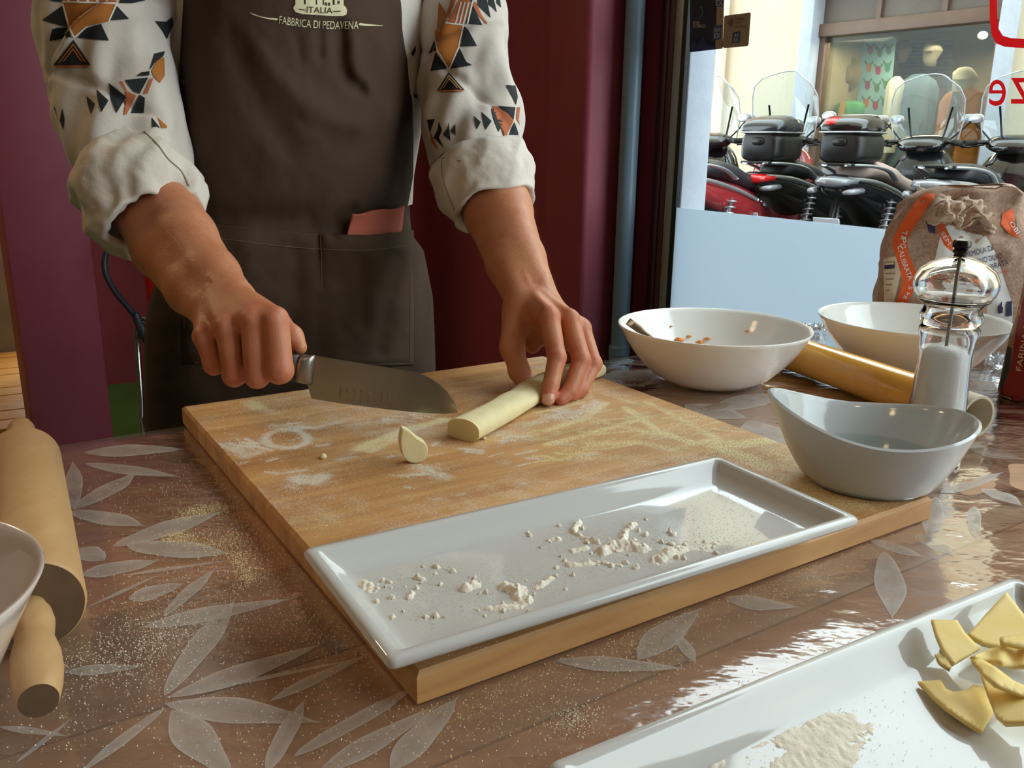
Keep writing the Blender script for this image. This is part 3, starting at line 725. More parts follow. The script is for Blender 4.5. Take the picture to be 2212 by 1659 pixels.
    if shield:
        V, nn = [], 13
        prof = [(1.16, .98, .12), (1.17, 1.06, .22), (1.15, 1.2, .25), (1.12, 1.33, .245), (1.085, 1.45, .215), (1.07, 1.50, .15)]
        for x, z, w in prof:
            for j in range(nn):
                t = -1 + 2 * j / (nn - 1); V.append((x - .10 * t * t, w * t, z - (.05 * t * t if z > 1.4 else 0)))
        ws = add('windscreen', (np.array(V), grid_faces(len(prof), nn)), m_screen)
        V = np.array(V).reshape(len(prof), nn, 3); loop = list(V[:, 0]) + list(V[-1, 1:]) + list(V[::-1, -1][1:]) + list(V[0, ::-1][1:])
        add('screen_rim', tube_vf(loop, .0042, 8, False), m_edge, ws)
        for s in (-1, 1): add('screen_stay', tube_vf([(1.10, s * .10, 1.02), (1.09, s * .15, 1.28)], .007, 8), m_blackpl, ws)
    if box:
        bx = add('top_box', loft_vf([(-.27, .995, .105, .08), (-.258, .995, .128, .09), (-.19, .995, .148, .095), (0, .995, .152, .095), (.06, .995, .135, .09), (.075, .995, .115, .08)], 36, 4.2), m_blackpl)
        add('box_lid', loft_vf([(-.282, 1.105, .11, .015), (-.27, 1.11, .136, .038), (-.20, 1.12, .157, .062), (-.09, 1.125, .162, .074), (.035, 1.12, .148, .062), (.084, 1.11, .122, .034), (.094, 1.105, .09, .015)], 36, 3.2), boxlid or m_glossblk, bx)
        add('lid_seam', loft_vf([(-.286, 1.086, .112, .005), (-.273, 1.086, .14, .006), (-.2, 1.086, .162, .006), (0, 1.086, .165, .006), (.073, 1.086, .14, .006), (.096, 1.086, .1, .005)], 36, 4), m_silver, bx)
        add('lock_plate', loft_vf([(-.280, 1.03, .04, .022), (-.272, 1.03, .045, .026)], 16, 3), m_blackpl, bx)
        if boxred: add('red_reflector', loft_vf([(-.282, 1.135, .025, .008, .07), (-.255, 1.152, .045, .012, .075), (-.21, 1.170, .045, .010, .075)], 16, 2.4), m_redl, bx)
    return r
scooter(1856, 305, 5.35, 45, 'dark scooter with tan seat and round top box, tall clear windscreen', m_grey, m_seattan, True, m_glossblk, True, boxred=True)
scooter(1684, 305, 5.75, 44, 'black scooter with black seat and grey lidded top box', m_grey, m_seatblk, True, m_grey, False, lens=m_redl)
scooter(1500, 330, 5.3, 44, 'red scooter with a black seat parked beside the stone window reveal', m_redp, m_seatblk, False, None, True)
scooter(1340, 330, 5.78, 44, 'dark scooter with windscreen parked beyond the red scooter', m_glossblk, m_seatblk, False, None, True)
scooter(2065, 330, 5.0, 44, 'black scooter whose handlebar and mirror stand before the pale plinth', m_glossblk, m_seatblk, False, None, True)
# ================================================================== THE TABLE
TA = math.radians(33.0); TU = np.array([math.cos(TA), math.sin(TA), 0]); TV = np.array([-math.sin(TA), math.cos(TA), 0]); TR = frame(TU)
U0, U1, V0, V1 = -0.55, 1.40, -0.30, 1.0
def TP(u, v, z): p = TU * u + TV * v; return np.array([p[0], p[1], z])
def uv(p): return float(np.dot(p, TU)), float(np.dot(p, TV))
m_tw = M('table_wood', (188, 142, 104), 0.5, vary=(7, (156, 114, 82), 0.28), stretch=(1.2, 9, 9), rot=-TA, bump=(40, .15, .001))
m_tw2 = M('table_wood_dark', (174, 130, 96), 0.5, vary=(7, (142, 103, 76), 0.28), stretch=(1.2, 9, 9), rot=-TA, bump=(40, .15, .001))
m_tw3 = M('table_wood_red', (200, 146, 102), 0.5, vary=(7, (168, 118, 82), 0.28), stretch=(1.2, 9, 9), rot=-TA, bump=(40, .15, .001))
tb = thing('table', TP(.4, .35, 0), 'large brown wooden work table under a clear plastic cloth', 'table')
def tbox(name, u0, u1, v0, v1, z0, z1, mat, parent, bevel=.002):
    v, f = box_vf(TP((u0 + u1) / 2, (v0 + v1) / 2, (z0 + z1) / 2), (u1 - u0, v1 - v0, z1 - z0), TR, bevel)
    return autosmooth(mesh_obj(name, v, f, mat, parent, False))
npl = 10; pw = (V1 - V0) / npl
for i in range(npl):
    tbox('plank', U0, U1, V0 + i * pw, V0 + (i + 1) * pw - .0012, TABLE_Z - .034, TABLE_Z - .0035, (m_tw, m_tw2, m_tw3)[(i * 7 + 1) % 3], tb)
tbox('apron_rail', U0 + .08, U1 - .08, V0 + .06, V0 + .085, TABLE_Z - .13, TABLE_Z - .034, m_tw2, tb); tbox('apron_rail', U0 + .08, U1 - .08, V1 - .085, V1 - .06, TABLE_Z - .13, TABLE_Z - .034, m_tw2, tb)
for u in (U0 + .08, U1 - .15):
    for vv in (V0 + .06, V1 - .13): tbox('leg', u, u + .07, vv, vv + .07, 0, TABLE_Z - .034, m_tw2, tb, .004)

# clear plastic cloth with a white leaf print
def cloth_h(u, v):
    w = min(1.0, max(0.0, (u - .22) / .30)); w = w * w * (3 - 2 * w)
    a = mnoise.noise(Vector((u * 4 + v * 2, v * 15 - u * 4, 1.3))); a2 = mnoise.noise(Vector((u * 16, v * 18, 7.7)))
    r1 = abs(mnoise.noise(Vector((u * 9 + v * 3, v * 16 - u * 3, 4.0))))
    return TABLE_Z - .0022 + w * (.0020 * a + .0007 * a2 + .0014 * (0.4 - r1)) + .0002 * a2
stp = .0075; nu = int((U1 - U0 + .02) / stp); nv = int((V1 - V0 + .02) / stp)
V = [TP(U0 - .01 + i * stp, V0 - .01 + j * stp, cloth_h(U0 + i * stp, V0 + j * stp)) for i in range(nu) for j in range(nv)]
m_cloth = clear_mat('clear_plastic', (250, 246, 242), 0.10, 3.0, 1.5, haze=.17, hazecol=(235, 228, 222), bump=(13, .45, .008, -TA, (1.0, 1.8, 1.0)))
tc_ = thing('tablecloth', TP(.4, .35, TABLE_Z - .003), 'clear plastic tablecloth printed with white leaves', 'tablecloth')
mesh_obj('plastic_sheet', V, grid_faces(nu, nv), m_cloth, tc_)
# hanging hem at the far edge
V = []
for i in range(nu):
    u = U0 - .01 + i * stp
    for k, dz in enumerate((0, -.012, -.05, -.09)): V.append(TP(u, V1 + .012 + (.004 + .003 * math.sin(u * 40)) * (k > 0), cloth_h(u, V1) + dz))
mesh_obj('hem', V, grid_faces(nu, 4), m_cloth, tc_)
m_leaf = bpy.data.materials.new('leaf_print'); m_leaf.use_nodes = True
nt = m_leaf.node_tree; nt.nodes.clear(); out = N(nt, 'ShaderNodeOutputMaterial'); tr = N(nt, 'ShaderNodeBsdfTransparent'); df = N(nt, 'ShaderNodeBsdfPrincipled', Roughness=.35)
df.inputs['Base Color'].default_value = lin((214, 208, 202)); mx = N(nt, 'ShaderNodeMixShader'); tc = N(nt, 'ShaderNodeTexCoord'); nz = N(nt, 'ShaderNodeTexNoise', Scale=40.0, Detail=5.0)
at = N(nt, 'ShaderNodeAttribute', attribute_name='edge'); ad = N(nt, 'ShaderNodeMath', operation='MULTIPLY_ADD'); ad.inputs[1].default_value = .20; 
rp = N(nt, 'ShaderNodeMapRange'); rp.inputs['From Min'].default_value = .3; rp.inputs['From Max'].default_value = .7; rp.inputs['To Min'].default_value = .26; rp.inputs['To Max'].default_value = .42
nt.links.new(tc.outputs['Object'], nz.inputs[0]); nt.links.new(nz.outputs[0], rp.inputs[0]); nt.links.new(at.outputs['Fac'], ad.inputs[0]); nt.links.new(rp.outputs[0], ad.inputs[2])
nt.links.new(ad.outputs[0], mx.inputs[0]); nt.links.new(tr.outputs[0], mx.inputs[1]); nt.links.new(df.outputs[0], mx.inputs[2]); nt.links.new(mx.outputs[0], out.inputs[0])
def leaf(x0, y0, x1, y1, w):
    a, b = onz(x0, y0), onz(x1, y1); d = b - a; L = np.linalg.norm(d); d /= L; n = np.array([-d[1], d[0], 0])
    sc = np.linalg.norm(onz((x0 + x1) / 2, (y0 + y1) / 2 + .5) - onz((x0 + x1) / 2, (y0 + y1) / 2 - .5)); sx = np.linalg.norm(onz((x0 + x1) / 2 + .5, (y0 + y1) / 2) - onz((x0 + x1) / 2 - .5, (y0 + y1) / 2))
    px = np.array([x1 - x0, y1 - y0], float); px /= np.linalg.norm(px); hw = w / 1.7 * math.hypot(px[1] * sx, px[0] * sc)
    V, E_, m = [], [], 18
    for i in range(m + 1):
        t = i / m; ww = hw * (math.sin(math.pi * min(1, t * 1.04) ** 0.85) ** .8 if 0 < t < 1 else .04) * (1 + .10 * math.sin(9 * t + x0))
        for k in (-1, -.8, 0, .8, 1):
            p = a + d * L * t + n * (k * ww + .15 * hw * math.sin(3 * t + y0)); p[2] = cloth_h(*uv(p)) + .0004; V.append(p); E_.append(1.0 if abs(k) > .9 else (.35 if abs(k) > .5 else 0))
    o = mesh_obj('leaf_print', V, grid_faces(m + 1, 5), m_leaf, tc_)
    o.data.attributes.new('edge', 'FLOAT', 'POINT').data.foreach_set('value', E_)
LA = [(90,360,80,120,70),(90,360,400,175,45),(90,365,440,450,45),(280,540,850,370,60),(350,545,880,575,65),(130,690,510,610,60),(150,850,520,680,12),(360,800,640,735,60),(540,890,800,650,40),(430,950,1180,800,60),(555,1285,890,795,90),(560,1290,1330,1030,75),(690,1265,1560,1095,14),(545,1325,1320,1420,95),(575,1360,900,1690,120),(540,1345,100,1690,45),(40,1170,440,1135,40),(1070,1310,1560,1080,40),(1190,1590,1800,1230,60),(1300,1690,1900,1330,80),(1680,1660,2000,1290,110),(1060,1660,1240,1300,80),(140,80,650,60,45),(150,130,620,200,30),(100,560,255,610,50),(330,690,880,610,12),(-280,1440,60,1488,22),(-200,1620,75,1400,20)]
for l in LA: leaf(l[0] / 2.307 + 120, l[1] / 2.307 + 940, l[2] / 2.307 + 120, l[3] / 2.307 + 940, l[4] / 2.307)
LB = [(40,575,640,625,55),(430,580,710,340,80),(600,460,700,600,40),(820,290,1170,340,50),(1570,80,1600,390,110),(1500,30,1750,100,35)]
for l in LB: leaf(l[0] / 2.143 + 1180, l[1] / 2.143 + 1150, l[2] / 2.143 + 1180, l[3] / 2.143 + 1150, l[4] / 2.143)
for l in ((1620, 905, 1702, 988, 36), (2020, 1070, 2010, 1165, 34), (2105, 1090, 2110, 1165, 24), (2030, 1060, 2170, 1015, 10), (1980, 1150, 2060, 1195, 20), (1330, 800, 1400, 830, 40), (1480, 870, 1620, 900, 26), (1560, 880, 1690, 850, 20), (2090, 960, 2212, 990, 16), (2120, 1050, 2212, 1090, 16)): leaf(*l)

# ================================================================== CUTTING BOARD
BA = .5696752; BU = np.array([math.cos(BA), math.sin(BA), 0]); BV = np.array([-math.sin(BA), math.cos(BA), 0])
BO = np.array([-0.17906 * .3, 1.46246 * .3, BOARD_Z]); BL, BW, BT = 1.71905 * .3, 2.06754 * .3, .0224
def BP(u, v, z=BOARD_Z): p = BO + BU * u + BV * v; return np.array([p[0], p[1], z])
def buv(p): d = np.array(p) - BO; return float(np.dot(d, BU)), float(np.dot(d, BV))
m_board = bpy.data.materials.new('board_wood'); m_board.use_nodes = True; MATS['board_wood'] = m_board
nt = m_board.node_tree; b = nt.nodes['Principled BSDF']; tc = N(nt, 'ShaderNodeTexCoord'); mp = N(nt, 'ShaderNodeMapping'); mp.inputs['Rotation'].default_value = (0, 0, -BA)
nt.links.new(tc.outputs['Object'], mp.inputs[0])
mp2 = N(nt, 'ShaderNodeMapping'); mp2.inputs['Scale'].default_value = (2.2, 30, 14); nt.links.new(mp.outputs[0], mp2.inputs[0])
n1 = N(nt, 'ShaderNodeTexNoise', Scale=2.0, Detail=7.0, Roughness=.6, Distortion=.6); nt.links.new(mp2.outputs[0], n1.inputs['Vector'])
r1 = N(nt, 'ShaderNodeValToRGB'); r1.color_ramp.elements[0].position = .32; r1.color_ramp.elements[1].position = .68
r1.color_ramp.elements[0].color = lin((180, 126, 76)); r1.color_ramp.elements[1].color = lin((214, 166, 108)); nt.links.new(n1.outputs[0], r1.inputs[0])
mp3 = N(nt, 'ShaderNodeMapping'); mp3.inputs['Scale'].default_value = (1.0, 22, 22); nt.links.new(mp.outputs[0], mp3.inputs[0])      # laminated staves
st_ = N(nt, 'ShaderNodeTexNoise', Scale=1.0, Detail=0.0); nt.links.new(mp3.outputs[0], st_.inputs['Vector'])
mxs = N(nt, 'ShaderNodeMix', data_type='RGBA', blend_type='MULTIPLY'); mxs.inputs[0].default_value = .5
rs = N(nt, 'ShaderNodeValToRGB'); rs.color_ramp.elements[0].color = (.72, .66, .6, 1); rs.color_ramp.elements[1].color = (1.1, 1.08, 1.04, 1); rs.color_ramp.elements[0].position = .35; rs.color_ramp.elements[1].position = .65
nt.links.new(st_.outputs[0], rs.inputs[0]); nt.links.new(r1.outputs[0], mxs.inputs[6]); nt.links.new(rs.outputs[0], mxs.inputs[7])
last = mxs.outputs[2]
for attr, colr, sc in (('semola', (230, 212, 158), 420.0), ('flour', (230, 220, 206), 520.0)):
    at = N(nt, 'ShaderNodeAttribute', attribute_name=attr); nn = N(nt, 'ShaderNodeTexNoise', Scale=sc, Detail=4.0, Roughness=.75); nt.links.new(tc.outputs['Object'], nn.inputs['Vector'])
    nb = N(nt, 'ShaderNodeTexNoise', Scale=38.0, Detail=4.0); nt.links.new(tc.outputs['Object'], nb.inputs['Vector'])
    cn = N(nt, 'ShaderNodeMath', operation='MULTIPLY_ADD'); cn.inputs[1].default_value = 2.4; cn.inputs[2].default_value = -.70; nt.links.new(nn.outputs[0], cn.inputs[0])
    s1 = N(nt, 'ShaderNodeMath', operation='ADD'); nt.links.new(cn.outputs[0], s1.inputs[0]); nt.links.new(nb.outputs[0], s1.inputs[1])
    s2_ = N(nt, 'ShaderNodeMath', operation='MULTIPLY'); nt.links.new(s1.outputs[0], s2_.inputs[0]); nt.links.new(at.outputs['Fac'], s2_.inputs[1])
    mr = N(nt, 'ShaderNodeMapRange'); mr.inputs['From Min'].default_value = .36; mr.inputs['From Max'].default_value = .74; mr.inputs['To Max'].default_value = .9; nt.links.new(s2_.outputs[0], mr.inputs[0])
    mm = N(nt, 'ShaderNodeMix', data_type='RGBA'); nt.links.new(mr.outputs[0], mm.inputs[0]); nt.links.new(last, mm.inputs[6]); mm.inputs[7].default_value = lin(colr); last = mm.outputs[2]
nt.links.new(last, b.inputs['Base Color']); b.inputs['Roughness'].default_value = .55
bp = N(nt, 'ShaderNodeBump'); bp.inputs['Strength'].default_value = .15; bp.inputs['Distance'].default_value = .001; nt.links.new(n1.outputs[0], bp.inputs['Height']); nt.links.new(bp.outputs[0], b.inputs['Normal'])
# flour smears as strokes: (photo polyline, width m, strength)
def ringpts(cx, cy, rx, ry, a0=0, a1=2 * math.pi): return [(cx + rx * math.cos(a), cy + ry * math.sin(a)) for a in np.linspace(a0, a1, 18)]
FLOUR = [(ringpts(618, 948, 46, 20), .008, .75), ([(500, 965), (530, 985), (560, 975)], .014, .6), ([(640, 1035), (675, 1040), (695, 1030)], .014, .8), ([(640, 1030), (690, 1028)], .02, .4), ([(890, 1005), (930, 1020), (960, 1030)], .016, .55),
 ([(590, 920), (680, 925), (760, 903)], .010, .6), ([(880, 935), (960, 910)], .02, .5), ([(1060, 1020), (1180, 1000), (1300, 1010)], .03, .25), ([(540, 860), (560, 880), (600, 895)], .02, .4), ([(1190, 900), (1250, 890), (1290, 868)], .018, .6), ([(1220, 880), (1200, 905)], .016, .5),
 ([(980, 960), (1100, 930), (1180, 905)], .02, .45), ([(860, 890), (930, 895)], .02, .5), ([(700, 870), (800, 900)], .03, .25), ([(1100, 980), (1000, 1040), (900, 1060)], .03, .22)]
SEMOLA = [([(775, 970), (860, 935), (960, 905)], .012, .8), ([(800, 975), (830, 960), (850, 950)], .008, .8), ([(540, 868), (555, 880)], .016, .7), ([(560, 885), (640, 905)], .018, .4), ([(1180, 960), (1300, 930), (1400, 900)], .010, .7), ([(1280, 960), (1380, 955), (1450, 970)], .012, .7), ([(1350, 880), (1420, 930), (1500, 960)], .009, .75),
 ([(1400, 870), (1500, 920), (1560, 955)], .010, .65), ([(1240, 990), (1400, 985), (1540, 990)], .02, .45), ([(1530, 955), (1600, 960), (1665, 952)], .014, 1.0), ([(1560, 970), (1620, 990), (1650, 1010)], .016, .8), ([(1660, 960), (1700, 1000), (1740, 1040)], .03, .5), ([(1180, 930), (1260, 905), (1310, 870)], .008, .8),
 ([(1300, 850), (1400, 880), (1480, 890)], .012, .5), ([(1080, 950), (1200, 935)], .014, .5), ([(1700, 1040), (1800, 1090), (1850, 1085)], .03, .7), ([(1870, 1100), (1950, 1080)], .02, .5), ([(1450, 940), (1600, 985)], .006, .8), ([(1330, 920), (1480, 950)], .006, .8), ([(1260, 940), (1380, 930)], .006, .7)]
_r = random.Random(5)
for _ in range(75):
    x, y = _r.uniform(1130, 1640), _r.uniform(868, 1000)
    if y < 860 + (x - 1400) * .36: continue
    L_s, sl = _r.uniform(25, 110), _r.uniform(-.35, .30); SEMOLA.append(([(x, y), (x + L_s * .5, y + L_s * .5 * sl + _r.uniform(-4, 4)), (x + L_s, y + L_s * sl)], _r.uniform(.0016, .0045), _r.uniform(.45, .85)))
for _ in range(80):
    x, y = _r.choice(((_r.uniform(450, 780), _r.uniform(885, 1060)), (_r.uniform(820, 1120), _r.uniform(900, 1080)), (_r.uniform(1000, 1300), _r.uniform(880, 1000))))
    L_s = _r.uniform(6, 50); FLOUR.append(([(x, y), (x + L_s, y + _r.uniform(-10, 6))], _r.uniform(.0015, .0055), _r.uniform(.4, .8)))
for x, y, w in ((520, 968, .02), (660, 1036, .02), (920, 1018, .02), (640, 925, .016), (1230, 890, .016), (880, 905, .02)):
    for _ in range(9): FLOUR.append(([(x + _r.gauss(0, 26), y + _r.gauss(0, 9)), (x + _r.gauss(0, 26), y + _r.gauss(0, 9))], _r.uniform(.0015, .004), _r.uniform(.5, .95)))
def stroke_field(strokes, Q, conv):
    out = np.zeros(len(Q))
    for pts, w, s in strokes:
        c = np.array([conv(p) for p in pts]); best = np.full(len(Q), 1e9)
        for a, b2 in zip(c[:-1], c[1:]):
            d = b2 - a; L = max(np.dot(d, d), 1e-12); t = np.clip(((Q - a) @ d) / L, 0, 1)[:, None]; best = np.minimum(best, np.linalg.norm(Q - a - t * d, axis=1))
        out = np.maximum(out, s * np.exp(-(best / w) ** 2))
    return out
cb = thing('cutting_board', BP(BL / 2, BW / 2, TABLE_Z), 'thick pale wooden pasta board dusted with flour', 'cutting board')
gs = .0026; gu, gv = int(BL / gs) + 1, int(BW / gs) + 1
uu = np.linspace(.003, BL - .003, gu); vv_ = np.linspace(.003, BW - .003, gv)
Vt = [BP(a, c) for a in uu for c in vv_]; Ft = grid_faces(gu, gv)
rim = [(0, .0025, -.0025), (0, 0, -BT)]
per = [i * gv for i in range(gu)] + [(gu - 1) * gv + j for j in range(1, gv)] + [i * gv + gv - 1 for i in range(gu - 2, -1, -1)] + [j for j in range(gv - 2, 0, -1)]
V = list(Vt); np_ = len(per); ring0 = per
ctr = BP(BL / 2, BW / 2)
for dz, ex in ((-.003, .003), (-BT + .002, .003), (-BT, .001)):
    ring1 = []
    for q in per:
        a, c = buv(Vt[q]); a2 = -0.0 if a < .004 else (BL if a > BL - .004 else a); c2 = 0.0 if c < .004 else (BW if c > BW - .004 else c)
        if ex < .002: a2 = min(max(a2, .002), BL - .002); c2 = min(max(c2, .002), BW - .002)
        V.append(BP(a2, c2, BOARD_Z + dz)); ring1.append(len(V) - 1)
    for i in range(np_): Ft.append([ring0[i], ring1[i], ring1[(i + 1) % np_], ring0[(i + 1) % np_]])
    ring0 = ring1
Ft.append(ring0[::-1])
bo = mesh_obj('board_slab', V, Ft, m_board, cb); autosmooth(bo, 35)
Q = np.array([buv(p) for p in V])
fl_ = stroke_field(FLOUR, Q, lambda p: np.array(buv(onz(p[0], p[1], BOARD_Z)))); se_ = stroke_field(SEMOLA, Q, lambda p: np.array(buv(onz(p[0], p[1], BOARD_Z))))
base_f = np.array([.36 + .14 * mnoise.noise(Vector((a * 9, c * 9, 1))) for a, c in Q]); base_s = np.array([.30 + .14 * mnoise.noise(Vector((a * 7, c * 11, 6))) + .04 * min(1, max(0, a / BL)) for a, c in Q])
top = np.array([1.0 if p[2] > BOARD_Z - .0005 else 0 for p in V])
bo.data.attributes.new('flour', 'FLOAT', 'POINT').data.foreach_set('value', (np.maximum(fl_, base_f) * top)); bo.data.attributes.new('semola', 'FLOAT', 'POINT').data.foreach_set('value', np.maximum(se_, base_s) * top)

# flour grains (stuff)
m_grain = M('flour_white', (236, 226, 210), .9); m_sem = M('semolina_yellow', (240, 224, 176), .9)
TET = np.array([(1, 1, 1), (-1, -1, 1), (-1, 1, -1), (1, -1, -1)], float) / 1.7
def grains(name, pts, size, mat, label, cat='flour', parent=None):
    n = len(pts); s = size * RNG.uniform(.5, 1.3, n); V = np.zeros((n, 4, 3))
    for k in range(3):
        ang = RNG.uniform(0, 2 * math.pi, n)
    ca, sa = np.cos(ang), np.sin(ang)
    for q in range(4):
        t = TET[q]; V[:, q, 0] = pts[:, 0] + s * (t[0] * ca - t[1] * sa); V[:, q, 1] = pts[:, 1] + s * (t[0] * sa + t[1] * ca); V[:, q, 2] = pts[:, 2] + s * (t[2] * .7 + .35)
    F = (np.arange(n)[:, None, None] * 4 + np.array([[0, 1, 2], [0, 3, 1], [0, 2, 3], [1, 3, 2]])[None]).reshape(-1, 3)
    o = mesh_obj(name, V.reshape(-1, 3), F.tolist(), mat, parent, False); tag(o, label, cat, kind='stuff'); return o
def sprinkle(strokes, n, z, spread=1.0):
    """n points scattered about strokes (photo px), on height z."""
    tot = sum(w * s * (1 + len(p)) for p, w, s in strokes); out = []
    for pts, w, s in strokes:
        c = np.array([onz(x, y, z) for x, y in pts]); L = np.r_[0, np.cumsum(np.linalg.norm(np.diff(c, axis=0), axis=1))]
        m = int(n * w * s * (1 + len(pts)) / tot); t = RNG.uniform(0, L[-1], m); q = np.array([np.interp(t, L, c[:, k]) for k in range(3)]).T
        q[:, :2] += RNG.normal(0, w * spread * .8, (m, 2)); out.append(q)
    return np.concatenate(out)
def inboard(p, e=.003):
    a = (p - BO) @ BU; c = (p - BO) @ BV; return (a > e) & (a < BL - e) & (c > e) & (c < BW - e)
p1 = sprinkle(FLOUR, 14000, BOARD_Z, 1.5); u_ = RNG.uniform(0, 1, (6000, 2)); p2 = np.array([BP(a * BL, c * BW) for a, c in u_]); q = np.concatenate([p1, p2]); q = q[inboard(q)]; q[:, 2] = BOARD_Z
grains('flour_dusting', q, .00048, m_grain, 'fine white flour scattered over the wooden board')
p1 = sprinkle(SEMOLA, 16000, BOARD_Z, 1.5); q = p1[inboard(p1)]; q[:, 2] = BOARD_Z
grains('semolina_dusting', q, .0005, m_sem, 'yellow semolina grains smeared over the wooden board')
CW = [([(335, 1330), (380, 1345), (430, 1330)], .016, 1), ([(140, 1425), (230, 1415), (330, 1400)], .016, .9), ([(330, 1400), (380, 1370)], .012, 1), ([(200, 1480), (300, 1450)], .03, .4), ([(300, 1300), (420, 1290), (560, 1250)], .04, .4), ([(300, 1050), (450, 1060)], .05, .35), ([(1215, 1565), (1240, 1550), (1262, 1540)], .007, 1.4), ([(620, 1320), (720, 1330)], .03, .5), ([(500, 1150), (640, 1250)], .05, .4), ([(1400, 1480), (1600, 1400), (1800, 1320)], .05, .15), ([(260, 1600), (800, 1640)], .12, .5), ([(400, 1450), (1100, 1560)], .10, .5), ([(1330, 830), (1375, 815)], .008, .8)]
CS = [([(395, 1110), (440, 1098), (475, 1092)], .010, 1), ([(360, 1160), (380, 1150), (400, 1165)], .008, 1), ([(430, 1160), (500, 1180)], .016, .8), ([(505, 1190), (525, 1215), (545, 1255)], .007, 1.6), ([(500, 1090), (560, 1160), (620, 1230)], .016, .8), ([(640, 1320), (740, 1370), (800, 1420)], .02, .4), ([(1300, 1385), (1500, 1310), (1720, 1230), (1900, 1160)], .018, 1.0), ([(1640, 1250), (1750, 1215)], .02, .9), ([(1250, 1440), (1450, 1400)], .03, .5), ([(950, 1540), (1150, 1480)], .03, .5), ([(560, 1040), (640, 1180)], .02, .5)]
def offboard(p): return ~inboard(p, -.002)
def drop(p):
    p = p[offboard(p)]; p[:, 2] = [cloth_h(*uv(x)) + .0004 for x in p]; return p
grains('flour_dusting', drop(sprinkle(CW, 9000, TABLE_Z, 1.3)), .00055, m_grain, 'white flour spilt over the plastic tablecloth')
grains('semolina_dusting', drop(sprinkle(CS, 7500, TABLE_Z, .95)), .00055, m_sem, 'yellow semolina spilt over the plastic tablecloth')

# ================================================================== TRAYS
m_cer = M('white_ceramic', (203, 202, 201), 0.06, spec=.5, coat=.3)
def rrect(a, b, r, n=6):
    out = []
    for cx, cy, a0 in ((a - r, b - r, 0), (-a + r, b - r, 90), (-a + r, -b + r, 180), (a - r, -b + r, 270)):
        for k in range(n + 1): t = math.radians(a0 + 90 * k / n); out.append((cx + r * math.cos(t), cy + r * math.sin(t)))
    return out
def tray(name, c, e, L, Wd, H, label):
    R_ = frame(e); t = thing(name, c, label, 'tray'); V = []
    prof = [(.052, .0008, .004), (.047, 0.0, .005), (.043, .001, .005), (.034, .0052, .006), (.014, .0125, .007), (.004, H - .0085, .005), (.0008, H - .0065, .005), (0, H - .0045, .005), (.0004, H - .0018, .005), (.0022, H, .005), (.0075, H, .004), (.0095, H - .0018, .004), (.0125, H - .007, .006), (.0195, .0140, .005), (.023, .0112, .005), (.028, .0102, .004), (.05, .0100, .004)]
    n = 28
    for ins, z, r in prof:
        for x, y in rrect(L / 2 - ins, Wd / 2 - ins, max(.002, r)): V.append(np.array(c) + R_ @ np.array((x, y, z)))
    f = grid_faces(len(prof), n, wrap_v=True); f.append([(len(prof) - 1) * n + k for k in range(n)][::1]); f.append(list(range(n))[::-1])
    o = mesh_obj('tray_body', V, f, m_cer, t); autosmooth(o, 50); return t, R_
TH = .026
trc = [onz(x, y, BOARD_Z + TH) for x, y in ((655, 1185), (1553, 983), (1858, 1120), (835, 1432))]
tc1 = sum(trc) / 4; te = (trc[1] - trc[0]) + (trc[2] - trc[3]); L1 = (np.linalg.norm(trc[1] - trc[0]) + np.linalg.norm(trc[2] - trc[3])) / 2; W1 = (np.linalg.norm(trc[3] - trc[0]) + np.linalg.norm(trc[2] - trc[1])) / 2
t1c = np.array([tc1[0], tc1[1], BOARD_Z + .0005]); te[2] = 0
tray('serving_tray', t1c, te, L1, W1, TH, 'white rectangular ceramic tray with flour resting on the board')
r2 = onz(2180, 1245, TABLE_Z + TH); l2 = onz(1188, 1642, TABLE_Z + TH); e2 = r2 - l2; e2[2] = 0; L2 = np.linalg.norm(e2); e2n = e2 / L2; n2 = np.array([e2n[1], -e2n[0], 0])
t2c = (r2 + l2) / 2 + n2 * (W1 + .01) / 2; t2c[2] = TABLE_Z + .0003
tray('serving_tray', t2c, e2, L2 + .006, W1 + .01, TH, 'white rectangular ceramic tray holding yellow pasta offcuts')

